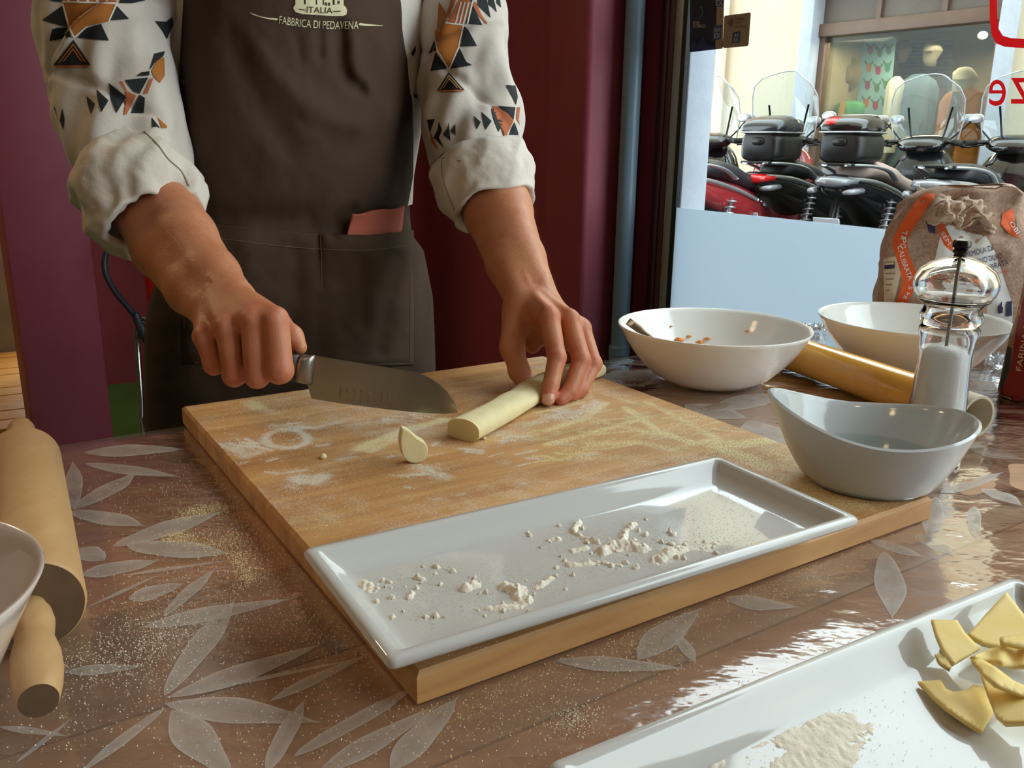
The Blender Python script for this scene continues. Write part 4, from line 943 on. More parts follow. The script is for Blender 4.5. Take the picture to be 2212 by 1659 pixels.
# flour heaps in the trays: real relief
def heap(name, strokes, z, c, e, L, Wd, hmax, label, mat, step=.0011, thr=.26):
    R_ = frame(e); nu_, nv_ = int(L / step), int(Wd / step); G = []; P_ = []
    for i in range(nu_):
        for j in range(nv_): P_.append(np.array(c) + R_ @ np.array((-L / 2 + i * step, -Wd / 2 + j * step, 0)))
    P_ = np.array(P_); extra = []
    for s in strokes:
        for _ in range(5):
            b0 = s[0][random.randrange(len(s[0]))]; dx, dy = random.gauss(0, 34), random.gauss(0, 14); extra.append(([(b0[0] + dx, b0[1] + dy), (b0[0] + dx + random.uniform(1, 6), b0[1] + dy + random.uniform(-2, 2))], random.uniform(.0010, .0026), random.uniform(.5, .9)))
    strokes = strokes + extra
    st = stroke_field([(s[0], s[1] * .8, s[2]) for s in strokes], P_[:, :2], lambda p: onz(p[0], p[1], z)[:2])
    hh = []
    for p, s in zip(P_, st):
        if s < .02: hh.append(-1); continue
        a = mnoise.noise(Vector((p[0] * 150, p[1] * 150, 2))) * .6 + mnoise.noise(Vector((p[0] * 420, p[1] * 420, 5))) * .55 + mnoise.noise(Vector((p[0] * 60, p[1] * 60, 9))) * .5
        hh.append(s * (1 + a) - thr - .18 * max(0, -a))
    hh = np.array(hh); P_[:, 2] = z + np.where(hh > 0, hmax * np.minimum(hh, 1.1) + .00015, -.0004)
    keep = hh > 0; F = [q for q in grid_faces(nu_, nv_) if keep[q].sum() >= 2]
    used = np.unique(np.array(F).ravel()); rm = -np.ones(len(P_), int); rm[used] = np.arange(len(used))
    o = mesh_obj(name, P_[used], [[rm[i] for i in q] for q in F], mat); tag(o, label, 'flour', kind='stuff'); return o
m_heap = M('flour_heap', (238, 230, 216), .95, bump=(900, .6, .0006))
H1 = [([(780, 1262), (800, 1272)], .008, .7), ([(885, 1292), (890, 1284)], .003, .8), ([(938, 1224), (944, 1227)], .0028, .8), ([(905, 1250), (912, 1252)], .003, .6), ([(1005, 1272), (1025, 1266)], .005, 1), ([(1095, 1270), (1120, 1275), (1130, 1298)], .007, 1.1), ([(1160, 1270), (1190, 1250)], .004, .6), ([(1185, 1168), (1205, 1165)], .004, .7), ([(1250, 1130), (1238, 1148), (1260, 1162), (1290, 1172)], .0035, .9), ([(1240, 1190), (1265, 1185)], .005, .6), ([(1300, 1192), (1345, 1178), (1385, 1185)], .008, 1.1), ([(1340, 1180), (1350, 1150), (1368, 1132)], .004, .9), ([(1420, 1212), (1450, 1192), (1470, 1188)], .007, 1.0), ([(1430, 1172), (1452, 1176)], .003, .9), ([(1230, 1222), (1280, 1218)], .004, .5), ([(915, 1335), (920, 1333)], .0025, .7), ([(1290, 1215), (1340, 1222)], .003, .5), ([(1060, 1315), (1120, 1310)], .006, .45), ([(1520, 1185), (1560, 1170)], .006, .4)]
heap('flour_heap', H1, BOARD_Z + .0106, (t1c[0], t1c[1], 0), te, L1 - .05, W1 - .05, .0045, 'small clumps of white flour in the tray on the board', m_heap)
T1S = [(p, w * 2.2, s) for p, w, s in H1] + [([(800, 1280), (1100, 1300)], .03, .5), ([(1500, 1180), (1600, 1080)], .02, .6)]
def intray(p, c, e, L, Wd): R_ = frame(e); q = (p - np.array([c[0], c[1], 0])) @ R_; return (abs(q[:, 0]) < L / 2) & (abs(q[:, 1]) < Wd / 2)
q = sprinkle(T1S, 9000, BOARD_Z + .0106, 1.9); q = q[intray(q, t1c, te, L1 - .055, W1 - .055)]
grains('flour_dusting', q, .0004, m_grain, 'loose flour specks around the clumps in the tray on the board')
H2 = [([(1720, 1590), (1780, 1560), (1830, 1570), (1800, 1620), (1750, 1640)], .014, 1.0), ([(1750, 1480), (1740, 1540), (1700, 1600)], .010, .8), ([(1500, 1625), (1620, 1600), (1700, 1590)], .008, .5), ([(1760, 1480), (1820, 1430), (1850, 1440)], .010, .6), ([(1400, 1655), (1560, 1650)], .006, .5), ([(1820, 1600), (1700, 1660)], .010, .7)]
heap('flour_heap', H2, TABLE_Z + .0104, (t2c[0], t2c[1], 0), e2, L2 - .05, W1 - .045, .0012, 'thin drift of flour in the tray with pasta', m_heap)
q = sprinkle([(p, w * 2, s) for p, w, s in H2], 700, TABLE_Z + .0106, 1.3); q = q[intray(q, t2c, e2, L2 - .05, W1 - .045)]
grains('flour_dusting', q, .0004, m_grain, 'loose flour specks in the tray with pasta')
# ================================================================== THINGS ON THE TABLE
m_opal = M('opal_white', (240, 238, 234), 0.12, coat=.4, sss=.08)
def bowl(name, c, prof, label, mat=m_opal, cat='bowl'):
    """prof outer profile [(r, z)] from foot to rim; thickness added inside."""
    th = .0035; out = [(0, prof[0][1])] + prof; inn = [(max(0, r - th), z + (th if i == 0 else th * .4)) for i, (r, z) in enumerate(prof)][::-1]
    rim = [(prof[-1][0] - th * .15, prof[-1][1] + th * .35), (prof[-1][0] - th * .6, prof[-1][1] + th * .4)]
    t = thing(name, c, label, cat); v, f = lathe_vf(out + rim + inn[1:] + [(0, inn[-1][1])], 96, c); autosmooth(mesh_obj('bowl_shell', v, f, mat, t), 60); return t
BPR = [(.050, 0), (.066, .004), (.085, .017), (.100, .034), (.113, .052), (.1245, .072), (.132, .0885), (.135, .094)]
b1c = onz(1533, 822); b1c[2] = TABLE_Z
# the rim sits where the photo shows it: middle of rim at 0.28 / 1.19
b1c = np.array([.2835, 1.186, TABLE_Z - .001])
bowl('white_bowl', b1c, [(r * .995, z * .86) for r, z in BPR], 'white glass bowl with orange food traces and a spoon')
b2c = np.array([.598, 1.262, TABLE_Z - .001])
bowl('white_bowl', b2c, [(r * .995, z * .86) for r, z in BPR], 'empty white glass bowl before the flour bag')
# orange traces
m_or = M('orange_residue', (228, 140, 60), .5)
for i, (dx, dy, s) in enumerate(((.004, .098, .0068), (-.028, .097, .0085), (-.012, .104, .0042), (.072, .088, .0034), (.016, .101, .0050), (-.04, .108, .0026))):
    a = math.hypot(dx, dy); zz = np.interp(a, [r * .995 - .0035 for r, z in BPR], [z * .86 + .002 for r, z in BPR])
    v, f = lathe_vf([(0, s * .5), (s * .6, s * .35), (s, 0), (s * .5, -s * .3), (0, -s * .3)], 12, (b1c[0] + dx, b1c[1] + dy, b1c[2] + zz + .001))
    v = np.array([q + np.array([nz3(q, 300, i), nz3(q, 300, i + 9), 0]) * s * .5 for q in v])
    o = mesh_obj('food_scrap', v, f, m_or, loc=v.mean(0)); tag(o, ('second largest', 'largest', 'fourth largest', 'fifth largest', 'third largest', 'smallest')[i] + ' orange food scrap inside the bowl with the spoon', 'food scrap', 'orange scraps in the bowl')
# spoon leaning on the left rim
sp0 = np.array([.1575, 1.153, .8515]); sp1 = np.array([.258, 1.128, TABLE_Z + .024])
d_ = sp1 - sp0; pts = [sp0 + d_ * t for t in np.linspace(0, 1, 14)]; wd_ = [(.0010, .0062 if t < .18 else (.0035 if t < .75 else .0035 + .011 * math.sin(min(1, (t - .75) / .25 * 1.0) * math.pi * .8))) for t in np.linspace(0, 1, 14)]
v, f = tube_vf(pts, wd_, 12, ref=(0, -.7, .7)); sp = mesh_obj('spoon', v, f, M('spoon_steel', (104, 82, 62), .3, metal=.8), loc=sp1); tag(sp, 'steel spoon leaning inside the white bowl', 'spoon')

# grey tilted-rim bowl with water
m_gb = M('pale_grey_glaze', (196, 200, 202), 0.12, coat=.3)
L_, R__ = onz(1657, 853, BOARD_Z + .078), onz(2113, 918, BOARD_Z + .064); ax = (R__ - L_); ax[2] = 0; la = np.linalg.norm(ax) / 2; ax /= 2 * la; ay = np.array([-ax[1], ax[0], 0]); rc = (L_ + R__) / 2
fc = onz(1873, 1044, BOARD_Z); fc[2] = BOARD_Z
gb = thing('grey_bowl', fc, 'pale grey boat-shaped bowl of water on the board corner', 'bowl')
def gring(t, inset=0.0, n=96):
    """t 0 foot .. 1 rim"""
    out = []
    for k in range(n):
        th = 2 * math.pi * k / n; c, s = math.cos(th), math.sin(th)
        fx, fy = .050, .042
        egg = 1 + .12 * c                       # blunter at the right, tapering to the left tip
        rx, ry = la, .073 * egg
        g = t ** .80; 
        cx = rc * g + fc * (1 - g)
        x = (fx * (1 - g) + rx * g - inset) * c; y = (fy * (1 - g) + ry * g - inset) * s
        rimz = .0555 + .0145 * (c * c) + (.010 if c < 0 else -.002) * abs(c) ** 1.5
        p = cx + ax * x + ay * y; p[2] = BOARD_Z + .001 + rimz * (t ** 1.25 if t > 0 else 0); out.append(p)
    return out
rings = [gring(0, .004)]
foot = gring(0); lift = []
for p in foot: q = p.copy(); q[2] += .006; lift.append(q)
rings += [foot]
fw = gring(0, .0028); [q.__setitem__(2, q[2] + .006) for q in fw]; rings.append(fw)
for t in (.115, .18, .28, .42, .56, .70, .82, .92, .98, 1.0): rings.append(gring(t))
ri = gring(1.0, .0025); [q.__setitem__(2, q[2] + .0015) for q in ri]; rings.append(ri)
for t in (1.0, .95, .85, .72, .58, .44, .32, .22, .15, .10): 
    r_ = gring(t, .005); [q.__setitem__(2, q[2] + (.003 if t < .9 else 0)) for q in r_]; rings.append(r_)
V = np.array(rings).reshape(-1, 3); n = 96; f = grid_faces(len(rings), n, wrap_v=True); f.append(list(range(n))[::-1]); f.append([(len(rings) - 1) * n + k for k in range(n)])
autosmooth(mesh_obj('bowl_shell', V, f, m_gb, gb), 60)
wr_ = np.array(gring(.53, .0055)); wr_[:, 2] = BOARD_Z + .0295; cw = wr_.mean(0)
V = [cw] + list(wr_); wt = mesh_obj('water', V, [[0, 1 + k, 1 + (k + 1) % n] for k in range(n)], clear_mat('water', (238, 245, 246), 0.0, 1.3, 1.33), None, loc=cw); tag(wt, 'still water inside the pale grey bowl', 'water')

# salt mill
mc = onz(2006, 1001); mc[2] = TABLE_Z - .001
ml = thing('salt_mill', mc, 'clear acrylic salt mill half full of white salt', 'salt mill')
m_acr = clear_mat('clear_acrylic', (250, 252, 252), 0.01, 0.9, 1.45)
m_acr2 = M('solid_acrylic', (255, 255, 255), 0.0, trans=1.0, ior=1.35)
hh = None
ztop = onplane(2070, 515, mc, FW * np.array([1, 1, 0]))[2] - mc[2]
k_ = ztop / .238
prof = [(.0, 0), (.0300, 0), (.0305, .004), (.0300, .012), (.0285, .05), (.0262, .09), (.0248, .120), (.0262, .136), (.0285, .143), (.0285, .148), (.0262, .151), (.0295, .156), (.0300, .161), (.0275, .166), (.0265, .170), (.0300, .174), (.0335, .1765), (.0345, .178)]
inn = [(.0255, .172), (.0245, .150), (.0225, .120), (.0240, .085), (.0265, .04), (.0275, .006), (0, .006)]
v, f = lathe_vf([(r, z * k_) for r, z in prof + inn], 64, mc); autosmooth(mesh_obj('mill_body', v, f, m_acr2, ml), 50)
hd = [(0, .1785), (.034, .1785), (.0375, .183), (.0395, .190), (.0390, .198), (.0350, .207), (.026, .214), (.014, .2185), (.0075, .2205), (0, .2208)]
v, f = lathe_vf([(r, z * k_) for r, z in hd], 64, mc); autosmooth(mesh_obj('mill_head', v, f, m_acr2, ml), 60)
v, f = lathe_vf([(r, z * k_) for r, z in [(0, .1805), (.031, .1805), (.0335, .186), (.0352, .191), (.0340, .197), (.029, .2045), (.018, .211), (0, .2145)]], 64, mc); mesh_obj('head_cavity', v, [q[::-1] for q in f], m_acr2, ml)
v, f = lathe_vf([(r, z * k_) for r, z in [(0, .2195), (.0060, .2195), (.0060, .223), (.0078, .2245), (.0078, .2265), (.0062, .228), (.0085, .2295), (.0088, .2335), (.0075, .2365), (.003, .238), (0, .238)]], 24, mc); autosmooth(mesh_obj('cap_nut', v, f, M('dark_metal', (70, 64, 60), .25, metal=.9), ml), 40)
v, f = lathe_vf([(0, .01 * k_), (.0020, .01 * k_), (.0020, .2205 * k_), (0, .2205 * k_)], 4, mc); mesh_obj('spindle', v, f, M('spindle_steel', (140, 134, 124), .45, metal=.4), ml, False)
sv = []; lv = [(0, .007), (.0268, .007), (.0258, .04), (.0234, .085), (.0222, .112), (.0215, .122), (.018, .127), (.009, .131), (0, .128)]
v, f = lathe_vf([(r, z * k_) for r, z in lv], 48, mc); v = np.array([q + np.array([nz3(q, 260), nz3(q, 260, 3), nz3(q, 170, 6) * 1.8]) * .0011 if (q[2] - mc[2]) > .116 * k_ else q for q in v])
mesh_obj('salt', v, f, M('coarse_salt', (240, 238, 234), .6, bump=(700, .7, .001), sss=.1), ml)

# roll of cling film on a cardboard core
ra, rb = onz(2112, 900, TABLE_Z + .0262), onz(1716, 764, TABLE_Z + .0262); rd_ = rb - ra; rd_ /= np.linalg.norm(rd_)
fr_ = thing('cling_film_roll', (ra + rb) / 2 - np.array([0, 0, .0262]), 'amber roll of cling film on a cardboard tube', 'film roll')
def along(prof, c, axis, seg=56):
    v, f = lathe_vf(prof, seg); ax = np.array(axis, float); ax /= np.linalg.norm(ax); e1 = np.cross([0, 0, 1.0], ax); e1 /= np.linalg.norm(e1); e2 = np.cross(ax, e1)
    return v @ np.array([e1, e2, ax]) + np.array(c), f
v, f = along([(.0195, .030), (.0255, .030), (.0260, .032), (.0260, .36), (.0195, .36)], ra, rd_)
m_amber = M('amber_film', (232, 174, 78), 0.16, coat=.6, vary=(40, (222, 156, 60), .3), stretch=(1, 1, 1)); autosmooth(mesh_obj('film', v, f, m_amber, fr_), 50)
v, f = along([(.0225, 0), (.0258, 0), (.0258, .0303)], ra, rd_)
v, f = along([(.0212, .37), (.0212, 0), (.0218, -.0008), (.0248, -.0008), (.0252, 0), (.0252, .029)], ra, rd_); autosmooth(mesh_obj('cardboard_core', v, f, M('cardboard', (196, 182, 160), .8, bump=(60, .2, .001)), fr_), 50)
# crumpled shred of cling film behind the bowls
def crumple(name, c, sx, sy, sz, label, seed, mat):
    V = []; nn = 26
    for i in range(nn):
        for j in range(nn):
            a, b2 = i / (nn - 1) * 2 - 1, j / (nn - 1) * 2 - 1; q = Vector((a * 2.2 + seed, b2 * 2.2, seed))
            V.append(np.array(c) + np.array([sx * (a + .35 * mnoise.noise(q * 1.7)), sy * (b2 + .35 * mnoise.noise(q * 1.9 + Vector((5, 5, 5)))), sz * max(0.02, (.5 + .9 * mnoise.noise(q * 2.1 + Vector((9, 2, 1)))))]))
    o = mesh_obj(name, V, grid_faces(nn, nn), mat, loc=c); tag(o, label, 'cling film'); return o
m_shred = clear_mat('film_shred', (246, 248, 250), .12, 3.0, 1.5, haze=.18)
q = onz(1757, 716); crumple('film_shred', (q[0], q[1], TABLE_Z), .022, .014, .016, 'torn wisp of cling film between the two white bowls', 3, m_shred)
q = onz(2168, 795); crumple('film_shred', (q[0], q[1], TABLE_Z), .03, .03, .02, 'crumpled cling film beside the dark red flour bag', 8, m_shred)

# ------------------------------------------------------------------ flour bags
m_kraft = M('kraft_print', (190, 160, 138), 0.75, vary=(230, (142, 104, 86), .22), bump=(90, .35, .002))
m_orange = M('orange_ink', (226, 92, 34), .65); m_white = M('white_ink', (232, 230, 228), .65); m_bnavy = M('navy_ink', (52, 50, 84), .65); m_cream = M('cream_ink', (214, 196, 172), .65); m_paleor = M('pale_orange_ink', (222, 150, 120), .65)
def bag(name, c, e, wd, dp, H, label, mat, levels, crumple_amp, seed, n=72):
    R_ = frame(e); t = thing(name, c, label, 'flour bag'); V = []
    for tz, kw, kd, lean, sh in levels:
        for k in range(n):
            th = 2 * math.pi * k / n; cc_, ss = math.cos(th), math.sin(th); pw_ = 4.5 - 2.0 * min(1, tz * 1.2)
            x = wd / 2 * kw * math.copysign(abs(cc_) ** (2 / pw_), cc_); y = dp / 2 * kd * math.copysign(abs(ss) ** (2 / pw_), ss)
            p = np.array(c) + R_ @ np.array((x + sh, y + lean, H * tz))
            amp = crumple_amp * (.25 + 1.0 * tz ** 2)
            q = Vector(p * 17 + seed); w = np.array([mnoise.noise(q), mnoise.noise(q + Vector((7, 1, 3))), .6 * mnoise.noise(q + Vector((2, 8, 4)))]) + .5 * np.array([mnoise.noise(q * 2.6), mnoise.noise(q * 2.6 + Vector((3, 3, 3))), .5 * mnoise.noise(q * 2.6 + Vector((5, 1, 1)))])
            w = w + 1.3 * np.array([abs(mnoise.noise(q * 1.4 + Vector((4, 4, 4)))) - .25, abs(mnoise.noise(q * 1.4 + Vector((1, 9, 4)))) - .25, 0])
            if tz > .01: p = p + w * amp
            V.append(p)
    m_ = len(levels); f = [q[::-1] for q in grid_faces(m_, n, wrap_v=True)]; f = [q[::-1] for q in f]; f.append(list(range(n))[::-1]); f.append([(m_ - 1) * n + k for k in range(n)])
    return t, mesh_obj('paper_bag', V, f, mat, t)
b1 = P(2046, 640, 1.45); b1 = np.array([b1[0], b1[1], TABLE_Z - .001]); eb = np.array([math.cos(math.radians(-12)), math.sin(math.radians(-12)), 0])
lv = [(0, .96, 1, 0, 0), (.03, 1, 1, 0, 0)] + [(t, 1 + .05 * math.sin(t * 5), 1 - .15 * t, 0, 0) for t in np.linspace(.1, .7, 16)] + [(.74, .98, .84, .0, 0), (.80, .95, .78, -.002, 0), (.86, .90, .70, -.006, 0), (.92, .80, .58, -.012, .004), (.965, .66, .44, -.02, .008), (.99, .5, .3, -.024, .012), (1.0, .3, .16, -.028, .014)]
H_b = onplane(2046, 398, b1, FW * np.array([1, 1, 0]))[2] - b1[2]
bt, bo_ = bag('flour_bag', b1, eb, .215, .13, H_b, 'kraft flour bag with orange bands and a crumpled top', m_kraft, lv, .015, 3)
# the rolled-over mouth of the bag hangs toward us
V = []; nn = 70; mm_ = 40
for i in range(nn):
    a = i / (nn - 1)
    for j in range(mm_):
        t = j / (mm_ - 1); x = 1982 + 196 * a; yy = 402 + 26 * a ** 2 + 6 * math.sin(a * 9) + t * (60 + 26 * math.sin(a * 3.1 + .2) + 12 * math.sin(a * 17)); d = 1.372 - .018 * math.sin(t * math.pi) - .020 * t + .045 * (1 - t) ** 3 + .075 * (2 * a - 1) ** 4
        p = P(x - 14 * t * (a - .5) + 7 * mnoise.noise(Vector((a * 5, t * 4, 1))), yy + 12 * mnoise.noise(Vector((a * 5, t * 3, 3))), d)
        w = .008 * mnoise.noise(Vector((a * 5, t * 4, 8))) + .022 * (.3 - abs(mnoise.noise(Vector((a * 9, t * 5, 2))))) + .010 * (.3 - abs(mnoise.noise(Vector((a * 19, t * 12, 5))))); V.append(p - FW * w)
m_inner = M('kraft_inner', (200, 174, 152), 0.75, vary=(140, (168, 134, 112), .3), bump=(90, .3, .002))
rl = mesh_obj('rolled_mouth', V, grid_faces(nn, mm_), m_inner, bt); so = rl.modifiers.new('thick', 'SOLIDIFY'); so.thickness = .0015
bv = bvh_of(bo_)
print_px('white_panel', [(2040, 470), (2085, 500), (2130, 510), (2150, 545), (2165, 590), (2188, 660), (2186, 720), (2150, 740), (2100, 740), (2050, 730), (2030, 640), (2020, 560)], bv, m_white, bt, .0012, 14)
print_px('orange_band', [(2000, 415), (2022, 420), (1995, 460), (1968, 500), (1958, 520), (1962, 545), (1978, 585), (1980, 610), (1968, 640), (1952, 672), (1930, 672), (1945, 625), (1950, 605), (1940, 570), (1928, 530), (1930, 512), (1948, 480), (1978, 436)], bv, m_orange, bt, .0014, 10)
print_px('orange_band', [(2025, 450), (2038, 460), (2042, 490), (2058, 520), (2058, 545), (2040, 530), (2026, 500)], bv, m_orange, bt, .0016, 10)
print_px('orange_band', [(2165, 462), (2190, 448), (2192, 490), (2202, 515), (2180, 505), (2162, 484)], bv, m_orange, bt, .0014, 10)
print_px('label_panel', [(1908, 560), (1942, 552), (1946, 590), (1930, 660), (1910, 662)], bv, m_cream, bt, .0012, 12)
print_px('navy_emblem', [(2010, 452), (2018, 455), (2020, 505), (2006, 502), (2000, 478)], bv, m_bnavy, bt, .0015, 10)
print_px('field_patch', [(2105, 640), (2130, 640), (2134, 700), (2105, 702)], bv, M('kraft_soft', (204, 160, 136), .7), bt, .0018, 10)
def bag_text(s, p0, p1, h, mat, off=.003, name='print_text'):
    v, f = text_on_line(s, p0, p1, h); return mesh_obj(name, project(v, bv, off), f, mat, bt, False)
for ch_, p0, p1 in (('T', (1949, 497), (1947, 508)), ('I', (1947, 509), (1946, 512)), ('P', (1946, 514), (1945, 524)), ('O', (1945, 526), (1944, 536))): bag_text(ch_, p0, p1, 12, m_white)
bag_text('CALI', (1938, 532), (1946, 563), 11, m_white); bag_text('BRATA', (1947, 566), (1963, 606), 11, m_white); bag_text('5 kg', (1962, 616), (1950, 644), 11, m_white); bag_text('e', (1946, 650), (1942, 658), 10, m_white)
bag_text('SEM', (2031, 504), (2048, 530), 9, m_white); bag_text('OBI', (2180, 482), (2196, 506), 9, m_white)
bag_text('SEMOLA DI', (2089, 556), (2146, 541), 12, m_bnavy); bag_text('GRANO DURO', (2098, 574), (2166, 558), 12, m_bnavy); bag_text('CALIBRATA', (2116, 589), (2180, 572), 12, m_bnavy); bag_text('IDEALE PER PASTA', (2126, 598), (2178, 588), 5, m_orange)
print_px('thumb_symbol', [(2156, 674), (2156, 662), (2160, 660), (2163, 652), (2165, 652), (2164, 662), (2167, 664), (2166, 676), (2158, 678)], bv, m_bnavy, bt, .003, 8)
print_px('navy_block', [(2174, 652), (2186, 650), (2186, 682), (2173, 684)], bv, m_bnavy, bt, .003, 8)
print_px('barcode_box', [(1911, 566), (1932, 566), (1932, 580), (1910, 582)], bv, m_bnavy, bt, .003, 8); print_px('barcode_paper', [(1912, 567), (1931, 567), (1931, 571), (1911, 573)], bv, m_cream, bt, .0034, 8)
for i in range(4): print_px('fine_print', [(1912, 590 + i * 12), (1934 - 4 * i, 590 + i * 12), (1934 - 4 * i, 592 + i * 12), (1912, 592 + i * 12)], bv, M('grey_ink', (130, 116, 104), .7), bt, .003, 10)

# dark red flour bag at the right, partly out of view
b2 = onz(2196, 862); eb2 = np.array([math.cos(math.radians(16)), math.sin(math.radians(16)), 0]); b2 = np.array([b2[0] + .055, b2[1] + .01, TABLE_Z - .001])
lv2 = [(0, .97, .97, 0, 0), (.02, 1, 1, 0, 0)] + [(t, 1 + .01 * math.sin(6 * t), 1 - .08 * t, 0, .012 * t) for t in np.linspace(.08, .85, 16)] + [(.92, .97, .6, 0, .012), (.97, .96, .2, 0, .012), (1, .96, .08, 0, .012)]
bt2, bo2 = bag('flour_bag', b2, eb2, .13, .09, .30, 'tall brown and dark red flour bag at the table end', M('brown_bag', (156, 128, 96), .6, vary=(60, (136, 108, 80), .3)), lv2, .003, 11)
bv = bvh_of(bo2)
m_dred = M('dark_red_ink', (128, 26, 24), .55); m_slate = M('slate_ink', (52, 52, 60), .55)
print_px('slate_band', [(2168, 742), (2186, 752), (2180, 800), (2156, 862), (2150, 855), (2160, 800)], bv, m_slate, bt2, .0014, 9)
print_px('red_band', [(2212, 640), (2260, 640), (2240, 890), (2180, 882), (2152, 868), (2158, 855), (2180, 805), (2186, 775), (2196, 700)], bv, m_dred, bt2, .0012, 12)
v, f = text_on_line('FARINA DI', (2206, 802), (2226, 690), 12); mesh_obj('print_text', project(v, bv, .004), f, m_cream, bt2, False)
print_px('bread_picture', [(2186, 640), (2196, 612), (2206, 630), (2204, 680), (2190, 690)], bv, M('bread_ink', (196, 130, 84), .6), bt2, .0014, 9)
print_px('bread_picture', [(2188, 650), (2198, 645), (2198, 665), (2190, 668)], bv, M('bread_pale', (226, 190, 150), .6), bt2, .002, 9)

# ------------------------------------------------------------------ rolling pin, left bowl
pn = np.array([-.306, .490, TABLE_Z + .0315]); pa = np.array([-math.sin(math.radians(30)), math.cos(math.radians(30)), 0]); plen = .305; pfr = pn + pa * plen
m_beech = M('beech_wood', (208, 168, 120), .5, vary=(7, (190, 148, 100), .28), stretch=(9, 2, 9), rot=-.55, bump=(60, .1, .0006)); m_endg = M('beech_end', (116, 90, 66), .7, vary=(60, (96, 72, 50), .3))
rp_ = thing('rolling_pin', (pn + pfr) / 2 - np.array([0, 0, .0315]), 'beech rolling pin with turned handles on the tablecloth', 'rolling pin')
v, f = along([(.0300, -.0003), (.0314, .0008), (.0318, .003), (.0318, plen - .003), (.0300, plen), (0, plen)], pn, pa, 64); autosmooth(mesh_obj('barrel', v, f, m_beech, rp_), 50)
v, f = along([(0, -.0004), (.0302, -.0004)], pn, pa, 64); mesh_obj('end_grain', v, [q[::-1] for q in f], m_endg, rp_)
hp_ = [(.008, 0), (.0085, -.004), (.0108, -.012), (.0120, -.024), (.0112, -.036), (.0098, -.043), (.0115, -.050), (.0134, -.064), (.0138, -.080), (.0126, -.096), (.0106, -.108), (.0098, -.110)]
v, f = along(hp_, pn, pa, 48); autosmooth(mesh_obj('handle', v, [q[::-1] for q in f], m_beech, rp_), 50)
v, f = along([(0, -.1102), (.0099, -.1102)], pn, pa, 32); mesh_obj('handle_end', v, f, m_endg, rp_)
v, f = along([(r, plen - z) for r, z in hp_], pn, pa, 48); autosmooth(mesh_obj('handle', v, f, m_beech, rp_), 50)
lr = onz(62, 1280, TABLE_Z + .098); lb = np.array([lr[0] - .102, lr[1] - .010, TABLE_Z - .001])
m_mauve = M('mauve_white_glaze', (214, 200, 194), .15, coat=.4)
bowl('white_bowl', lb, [(.035, 0), (.042, .002), (.055, .014), (.066, .030), (.077, .050), (.088, .072), (.098, .091), (.102, .098)], 'pinkish white bowl in front of the rolling pin', m_mauve)
q = onz(-75, 985); q[2] = TABLE_Z - .001
v, f = lathe_vf([(0, 0), (.030, 0), (.033, .004), (.033, .05), (.030, .058), (.012, .062), (.010, .064), (0, .064)], 40, q); jr = mesh_obj('dark_jar', v, f, M('slate_plastic', (64, 70, 78), .4), loc=q); autosmooth(jr, 40); tag(jr, 'dark slate lidded jar behind the rolling pin', 'jar')

# ------------------------------------------------------------------ dough roll, slice, crumb
m_dough = M('potato_dough', (236, 222, 178), .75, vary=(60, (228, 212, 164), .3), bump=(260, .35, .0008), sss=.1)
A0 = onz(1000, 952, BOARD_Z); B0 = onz(1288, 806, BOARD_Z)
dd = B0 - A0; Ld = np.linalg.norm(dd); dd /= Ld; dn = np.array([-dd[1], dd[0], 0])
V = []; nL, nS = 70, 40
for i in range(nL):
    t = i / (nL - 1); bend = .010 * math.sin(t * 3.0) - .004 * math.sin(t * 8); w = .0200 * (1 - .06 * math.sin(t * 11)); hgt = .0222 * (1 + .07 * math.sin(t * 9 + 1)) - .003 * math.exp(-((t - .45) / .05) ** 2)
    if t > .93: k = math.sqrt(max(0, 1 - ((t - .93) / .07) ** 2)); w *= max(k, .05); hgt *= max(k, .05)
    for j in range(nS):
        th = 2 * math.pi * j / nS; c, s = math.cos(th), math.sin(th)
        x = w * math.copysign(abs(c) ** .85, c); z = hgt * (.5 + .5 * math.copysign(abs(s) ** (.85 if s > 0 else .55), s))
        p = A0 + dd * (Ld * t) + dn * (x + bend) + np.array([0, 0, z + .0003]); wv = .0007 * nz3(p, 70) + .0004 * nz3(p, 190)
        V.append(p + (dn * c + np.array([0, 0, max(s, 0)])) * wv)
f = grid_faces(nL, nS, wrap_v=True); f = [q[::-1] for q in f]; f.append(list(range(nS))[::-1]); f.append([(nL - 1) * nS + k for k in range(nS)])
dr = mesh_obj('dough_roll', V, f, m_dough, loc=A0); autosmooth(dr, 50); tag(dr, 'long pale dough roll under the fingers of the left hand', 'dough')
sc_ = onz(893, 998, BOARD_Z); rn = np.array([0.30, -.95, 0]); rn /= np.linalg.norm(rn)
OUTL = smooth_path([(x, y, 0) for x, y in [(868, 924), (877, 927), (900, 945), (920, 960), (922, 975), (915, 991), (903, 998), (885, 997.5), (871, 988), (864, 966), (864, 940), (868, 924)]], 40)[:-1, :2]
V = []; nS = len(OUTL); cxy = OUTL.mean(0)
for off_, kx in ((.0055, .90), (.0050, .98), (.0035, 1.0), (-.0055, 1.0), (-.0070, .98), (-.0075, .90)):
    for x, y in OUTL:
        p = onplane(cxy[0] + (x - cxy[0]) * kx, cxy[1] + (y - cxy[1]) * kx, sc_, rn); V.append(p + rn * (off_ + .0012 * math.sin((y - 924) / 24) * (off_ > 0)))
V = np.array(V); V[:, 2] += BOARD_Z + .0002 - V[:, 2].min()
f = grid_faces(6, nS, wrap_v=True); f.append(list(range(nS))[::-1]); f.append([5 * nS + k for k in range(nS)])
ds = mesh_obj('dough_slice', V, f, m_dough, loc=sc_); autosmooth(ds, 45); tag(ds, 'small cut slice of dough standing on edge on the board', 'dough')
